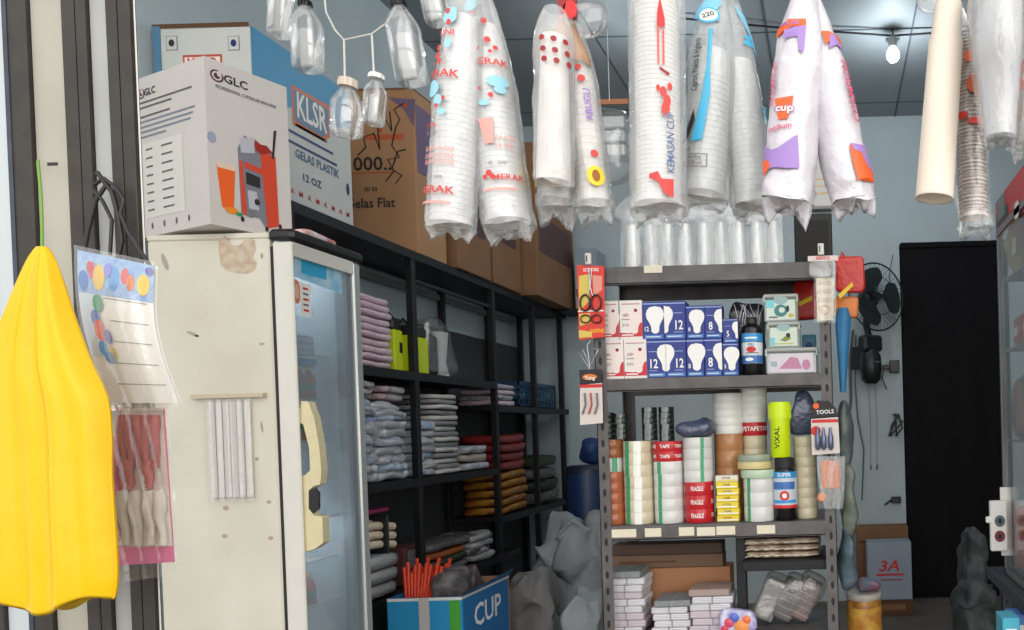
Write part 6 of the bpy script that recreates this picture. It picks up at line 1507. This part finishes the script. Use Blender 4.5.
for q_ in range(36):
    a = 2 * math.pi * q_ / 36; b.tube([(R_ * u * math.cos(a), .06 * math.sqrt(max(0, 1 - u ** 2.2)), R_ * u * math.sin(a)) for u in (.2, .5, .8, 1)], .0016, fb_, 4)
link('rear_grille', b, t)
for q_ in range(3):
    b = MB(); a0 = q_ * 2.094
    b.sheet(lambda u, v: V(((.04 + (R_ * .86 - .04) * u) * math.cos(a0 + (v - .5) * (.5 + 1.1 * math.sin(u * 2.6))), -.02 + .03 * (v - .5), (.04 + (R_ * .86 - .04) * u) * math.sin(a0 + (v - .5) * (.5 + 1.1 * math.sin(u * 2.6))))), 10, 8, mat('fan_blade', (40, 46, 48), .3)); link('blade', b, t)
b = MB(); b.lathe([(.03, -.05), (.04, -.03), (.04, .0)], fb_, n=20); b.v = [V((p.x, p.z, p.y)) for p in b.v]; link('hub', b, t)
b = MB(); b.lathe([(.05, .0), (.075, .02), (.075, .14), (.05, .17)], fb_, n=24); b.v = [V((p.x, p.z + .03, p.y)) for p in b.v]; link('motor', b, t)
b = MB(); zf = -(382 - 297) * (D - .32) / F
b.tube([(0, .14, 0), (0, .15, -.22), (.0, .12, -.32)], .03, fb_, 12); b.box((-.1, .04, -.46), (.1, .16, -.32), fb_, .02); b.lathe([(.05, -.74), (.085, -.70), (.095, -.6), (.09, -.5), (.06, -.44)], fb_, (0, .1, 0), 24); b.rect(Flat((0, .006, -.56), (1, 0, 0), (0, 0, 1), (0, -1, 0)), -.03, 0, .04, .008, grey); link('bracket', b, t)
for x in (-.03, .04):
    b = MB(); b.tube([(x, .1, -.73), (x + .01, .1, -1.1), (x, .1, -1.45)], .003, grey, 5); b.lathe([(.002, -1.5), (.008, -1.49), (.008, -1.46), (.003, -1.44)], grey, (x, .1, 0), 8); link('pull_chain', b, t)
b = MB(); b.box((-.05, .15, -.6), (.05, .33, -.4), fb_, .006); link('wall_plate', b, t)
t.rotation_euler.z = math.radians(34)
b = MB(); g_ = lambda px, py: hy(px, py, D - .03)
b.tube([g_(853, 330), g_(850, 360), g_(851, 400), g_(847, 430), g_(848, 470)], .012, mat('grey_cable', (90, 98, 102), .6), 6); b.tube([g_(856, 335), g_(855, 380), g_(858, 420), g_(864, 450), g_(862, 500)], .006, MATS['grey_cable'], 6); b.tube([g_(893, 255), g_(890, 270), g_(888, 300)], .004, MATS['grey_cable'], 6)
solo('wall_cable', b, 'loose grey cables running down the back wall below the fan', 'cable')
P = hy(895, 367, D - .03); b = MB(); b.box((-.05, -.02, -.05), (.04, .03, .06), mat('switch_black', (30, 30, 30), .4), .006); b.box((-.11, -.035, -.02), (-.05, -.0, .02), MATS['switch_black'], .004); b.tube([(-.1, -.02, 0), (-.12, -.02, -.1), (-.08, 0, -.2)], .005, MATS['switch_black'], 6); solo('wall_socket', b, 'black plug and socket on the wall by the doorway', 'socket', tuple(P))
P = hy(896, 425, D - .04); b = MB()
for i in range(5): b.tube([(.03 * math.sin(i), 0, .1), (.06 * math.sin(i * 2), -.02, .02 * i - .05), (-.03 + .04 * math.cos(i), -.01, -.1)], .008, bks, 6)
solo('hanging_tool_bundle', b, 'small dark tangle hanging on the wall beside the doorway', 'tool', tuple(P))
P = hy(898, 500, D - .05); b = MB(); b.box((-.06, 0, -.03), (.03, .03, .03), bks, .008); b.tube([(-.06, .01, 0), (-.12, .01, -.04)], .01, bks, 6); solo('door_latch_hanging', b, 'small black latch low on the wall beside the doorway', 'latch', tuple(P))
# boxes on the floor at the back
bx_ = mat('bluish_white_carton', (150, 162, 176), .55)
A = hy(868, 600, 6.2); B = hy(911, 541, 6.2)
zb0 = hy(889, 600, 6.2).z
b = MB(); b.box((0, 0, 0), (B.x - A.x, .25, zb0 - .004), carddk, .004); b.rect(Flat((0, 0, 0), (1, 0, 0), (0, 0, 1), (0, -1, 0)), .1, .05, .3, .1, card2) ; solo('low_carton', b, 'dark low carton under the white red-lettered carton', 'box', (A.x + .01, 6.2, .001)) if zb0 > .03 else None
b = MB(); b.box((0, 0, 0), (B.x - A.x, .2, B.z - A.z), bx_, .004); S = Flat((0, 0, 0), (1, 0, 0), (0, 0, 1), (0, -1, 0)); w_ = B.x - A.x; h_ = B.z - A.z
b.text(S, '3A', w_ * .48, h_ * .58, h_ * .2, red, .001, 0, 1.2, shear=.2); b.rect(S, w_ * .2, h_ * .42, w_ * .82, h_ * .455, red); b.rect(S, w_ * .3, h_ * .34, w_ * .78, h_ * .36, redd); b.rect(S, w_ * .01, h_ * .01, w_ * .02, h_ * .99, grey)
solo('white_carton', b, 'white carton with red lettering at the back of the shop', 'box', (A.x, 6.2, max(zb0, .002)))
b = MB(); A2 = hy(858, 600, 6.55); B2 = hy(908, 526, 6.55); b.box((0, 0, 0), (B2.x - A2.x, .18, B2.z), card2, .004); b.box((.02, -.001, B2.z * .8), (B2.x - A2.x - .02, 0, B2.z * .83), carddk); solo('brown_carton', b, 'brown carton behind the white red-lettered carton', 'box', (A2.x, 6.55, .001))
# golden jar on a stool-high carton
YJ = 3.5; P = hy(865, 640, YJ); P2 = hy(865, 596, YJ); r_ = 17.5 * YJ / F; h_ = P2.z - P.z
t = thing('snack_jar', 'golden plastic jar with a pale lid at the bottom right of the rack', 'jar', (P.x, YJ, P.z)); gm = mat('golden_snacks', (206, 150, 60), .3, rgb2=(150, 90, 30), vscale=22)
b = MB(); b.lathe([(r_ * .9, 0), (r_, .01), (r_, h_ * .92), (r_ * .94, h_ * .98)], gm, n=28); link('jar_body', b, t); b = MB(); b.lathe([(r_ * .97, h_ * .96), (r_ * 1.0, h_ * .98), (r_ * 1.0, h_ * 1.08), (r_ * .9, h_ * 1.1)], mat('pale_lid', (190, 184, 176), .4), n=28); link('jar_lid', b, t)
b = MB(); b.lathe([(r_ + .0008, h_ * .1), (r_ + .0008, h_ * .8)], mat('gold_label', (226, 180, 80), .35, rgb2=(190, 110, 40), vscale=14), n=28, cap0=False, cap1=False); link('jar_label', b, t)
b = MB(); b.box((-.10, -.072, 0), (.16, .16, P.z - .002), card2, .004); b.box((-.101, -.073, P.z * .5), (.161, -.071, P.z * .56), carddk); solo('stand_carton', b, 'tall brown carton carrying the golden jar', 'box', (P.x, YJ, .001))
b = MB(); pillow(b, .12, .08, .06, mat('rosy_wrapper', (150, 90, 110), .4, rgb2=(90, 120, 140), vscale=20), 19, .7, .7, 20, 10); solo('small_wrapper', b, 'crumpled rosy wrapper on the golden jar lid', 'wrapper', (P.x + .03, YJ, P.z + h_ * 1.1 + .002))
# dull bags hanging on the outer side of the rack
for i, (px, y0_, y1_, w_, c_1) in enumerate(((846, 400, 470, 13, (70, 78, 76)), (850, 462, 540, 16, (86, 92, 84)), (848, 530, 592, 15, (64, 78, 86)))):
    A = hy(px, y1_, RY0 + .22); h_ = (y1_ - y0_) * (RY0 + .22) / F
    b = MB(); pillow(b, w_ * (RY0 + .22) / F, .10, h_, mat('dull_bag_%s' % 'abc'[i], c_1, .35, rgb2=tuple(int(v_ * 1.5) for v_ in c_1), vscale=14, bump=.8, bscale=20), 30 + i, .8, .7, 22, 18, (0, 0, 0), False)
    solo('hanging_film_bag', b, ['dull grey-green crumpled bag hanging highest beside the right rack post', 'olive crumpled bag hanging in the middle beside the right rack post', 'blue-grey crumpled bag hanging lowest beside the right rack post'][i], 'bag', tuple(A), 'crumpled bags on the rack side')

# ================================================================== display case at the right edge
DX = hy(998, 300, 2.9).x; DY0, DY1 = 2.25, 2.9; DXR = DX + .5
zb_ = hy(1010, 572, 2.9).z; ztp = hy(998, 203, 2.9).z
t = thing('glass_display_case', 'tall glass-sided display case cut by the right picture edge', 'cabinet', (DX, DY0, 0)); fm_ = mat('case_frame_grey', (130, 130, 130), .4, .4)
def dl(x, y, z): return (x - DX, y - DY0, z)
b = MB()
for x in (DX, DXR - .02):
    for y in (DY0, DY1 - .02): b.box(dl(x, y, zb_), dl(x + .02, y + .02, ztp), fm_, .002)
for z in (zb_, ztp - .02):
    for y in (DY0, DY1 - .02): b.box(dl(DX, y, z), dl(DXR, y + .02, z + .02), fm_)
    for x in (DX, DXR - .02): b.box(dl(x, DY0, z), dl(x + .02, DY1, z + .02), fm_)
b.box(dl(DX + .01, DY0 + .01, zb_ + .005), dl(DXR - .01, DY1 - .01, zb_ + .02), mat('case_base', (90, 92, 96), .5)); link('frame', b, t)
zs = [hx(1010, y, DX).z for y in (272, 345, 372, 480)]
# levels measured on the side glass near the far edge
zs = [hy(1003, y, 2.8).z for y in (276, 348, 440)]
b = MB(); z0h = hy(1000, 238, 2.9).z; b.box(dl(DX - .001, DY0 - .001, z0h), dl(DX + .004, DY1, ztp - .002), mat('header_red', (200, 36, 36), .4)); 
Sd = Flat(dl(DX - .001, DY1, 0), (0, -1, 0), (0, 0, 1), (-1, 0, 0)); b.rect(Sd, .01, z0h + .03, .21, ztp - .06, bks); b.rect(Sd, .03, z0h + .05, .16, z0h + .13, fm_, .0015); b.rect(Sd, .0, z0h, .65, z0h + .025, fm_, .0016); b.ell(Sd, .33, ztp - .12, .04, .03, pw, .0016)
link('header_panel', b, t)
for z in zs:
    b = MB(); b.box(dl(DX + .02, DY0 + .02, z - .008), dl(DXR - .02, DY1 - .02, z), mat('case_shelf', (150, 152, 150), .4)); link('shelf', b, t)
b = MB(); b.box(dl(DX + .004, DY0 + .02, zb_ + .02), dl(DX + .008, DY1 - .02, z0h), film('case_glass', (130, 140, 146), clear=.88, rough=.04, bump=0, gl=.05, fres=.35)); link('side_glass', b, t)
b = MB(); b.box(dl(DX + .02, DY0 + .005, zb_ + .02), dl(DXR - .02, DY0 + .009, ztp - .02), MATS['case_glass']); link('front_glass', b, t)
b = MB(); b.box(dl(DXR - .02, DY0, zb_), dl(DXR, DY1, ztp), mat('case_back', (70, 72, 74), .6)); link('back_panel', b, t)
goods = [(zb_ + .02, [(1, (200, 70, 40), 'red-orange'), (2, (60, 60, 70), 'dark grey'), (3, (190, 140, 110), 'peach')]), (zs[2], [(1, (150, 110, 90), 'tan'), (2, (110, 110, 112), 'grey'), (3, (190, 140, 110), 'peach')]), (zs[1], [(1, (190, 50, 36), 'bright red'), (2, (200, 80, 40), 'orange'), (3, (180, 40, 40), 'deep red')]),
         (zs[0], [(1, (190, 160, 50), 'yellow'), (2, (130, 50, 50), 'maroon'), (3, (90, 90, 96), 'slate')])]
lv = ['bottom of the glass case', 'second shelf of the glass case', 'red-goods shelf of the glass case', 'top shelf of the glass case']
for li, (z, gs_) in enumerate(goods):
    for j, c_1, nm_ in gs_:
        t2 = thing('wrapped_item', '%s wrapped item, %s from the back on the %s' % (nm_, ['first', 'second', 'third'][j - 1], lv[li]), 'item', (DX + .12, DY1 - .02 - j * .17 + .08, z + .002), 0, 'goods in the glass case')
        b = MB(); hh_ = .24 if li in (0, 1) else (.13 if li == 2 else .24); pillow(b, .18, .16, hh_, mat('case_goods_%s_%s' % ('abcd'[li], 'xyz'[j - 1]), c_1, .4, rgb2=tuple(int(v_ * .6 + 60) for v_ in c_1), vscale=16), li * 5 + j, .4, .4); link('packet', b, t2)
        b = MB(); b.rect(Flat((-.084, 0, 0), (0, -1, 0), (0, 0, 1), (-1, 0, 0)), -.045, hh_ * .3, .045, hh_ * .55, pw); link('packet_label', b, t2)
b = MB()
# stand under the case
t = thing('slotted_stand', 'dark slotted angle stand under the glass display case', 'stand', (DX, DY0, 0)); dkr = mat('dark_stand_steel', (60, 68, 76), .5, .3)
for x in (DX, DXR - .04):
    for y in (DY0, DY1 + .06):
        b = MB(); b.box(dl(x - .0, y, 0), dl(x + .04, y + .003, zb_ - .05), dkr); b.box(dl(x, y, 0), dl(x + .003, y + .04, zb_ - .05), dkr)
        Sf = Flat(dl(x + .02, y, 0), (1, 0, 0), (0, 0, 1), (0, -1, 0)); z = .1
        while z < zb_ - .1: b.ell(Sf, 0, z, .006, .012, black, .0006, 8); z += .06
        link('slotted_leg', b, t)
b = MB(); b.box(dl(DX - .04, DY0 - .02, zb_ - .05), dl(DXR + .02, DY1 + .14, zb_ - .004), dkr, .003); link('stand_top', b, t)
b = MB(); b.box(dl(DX - .14, DY0, .62), dl(DXR, DY1 + .1, .64), dkr, .003); link('stand_shelf', b, t)
# white socket boxes clipped at the case corner
YW = 2.83; t = thing('hanging_socket_card', 'white boxes with dark sockets hung at the glass case corner', 'socket pack', tuple(hy(1000, 552, YW))); o = V(t.location); q = lambda px, py, d=0: hy(px, py, YW + d) - o
b = MB(); A, B = q(990, 550), q(1005, 500); b.box((A.x, -.03, A.z), (B.x, .0, B.z), paper, .003); link('box', b, t)
b = MB(); A, B = q(1002, 556), q(1011, 487); b.box((A.x, .001, A.z), (B.x, .012, B.z), paper, .002); link('backing_card', b, t)
for y_, c_1 in ((520, 'slate_print'), (535, 'rust_print')):
    b = MB(); a = q(998, y_); S = Flat((0, -.031, 0), (1, 0, 0), (0, 0, 1), (0, -1, 0)); b.ell(S, a.x, a.z, .02, .022, mat(c_1, (90, 110, 110) if c_1 == 'slate_print' else (130, 60, 60), .5)); b.ell(S, a.x, a.z, .009, .01, ink, .002); link('socket_picture', b, t)
b = MB(); a = q(988, 519); b.box((a.x - .012, -.03, a.z - .012), (a.x + .01, -.01, a.z + .012), paper, .004); link('knob', b, t)
# blue boxes at the lower right edge, dim clutter behind
for i, (x0, x1, y0_, c_1, lab) in enumerate(((1003, 1020, 618, (70, 170, 196), 'light teal box at the lower right corner'), (1012, 1040, 615, (90, 130, 200), 'blue and white box at the lower right corner behind the teal one'))):
    y_ = 2.35 + i * .12; A = hy(x0, 640, y_); B = hy(x1, y0_, y_); b = MB(); b.box((0, 0, 0), (B.x - A.x, .1, B.z - .642), mat('corner_box_%s' % 'ab'[i], c_1, .4), .003); b.rect(Flat((0, 0, 0), (1, 0, 0), (0, 0, 1), (0, -1, 0)), .01, (B.z - .642) * .75, (B.x - A.x) * .8, (B.z - .642) * .9, pw); solo('small_box', b, lab, 'box', (A.x, y_, .642))
dgm = mat('dim_goods', (56, 60, 60), .5, rgb2=(84, 90, 92), vscale=12, bump=.5)
for i, (x0, x1, y0_, y_, lab) in enumerate(((962, 1000, 585, 4.2, 'dim grey bag slumped on the floor pile before the doorway'), (966, 990, 530, 4.6, 'dark tall bag standing by the doorway behind the stand'))):
    sack(lab, x0, x1, y0_, 640, y_, dgm, 40 + i, 'bag', .001, .3, nm='dim_bag')
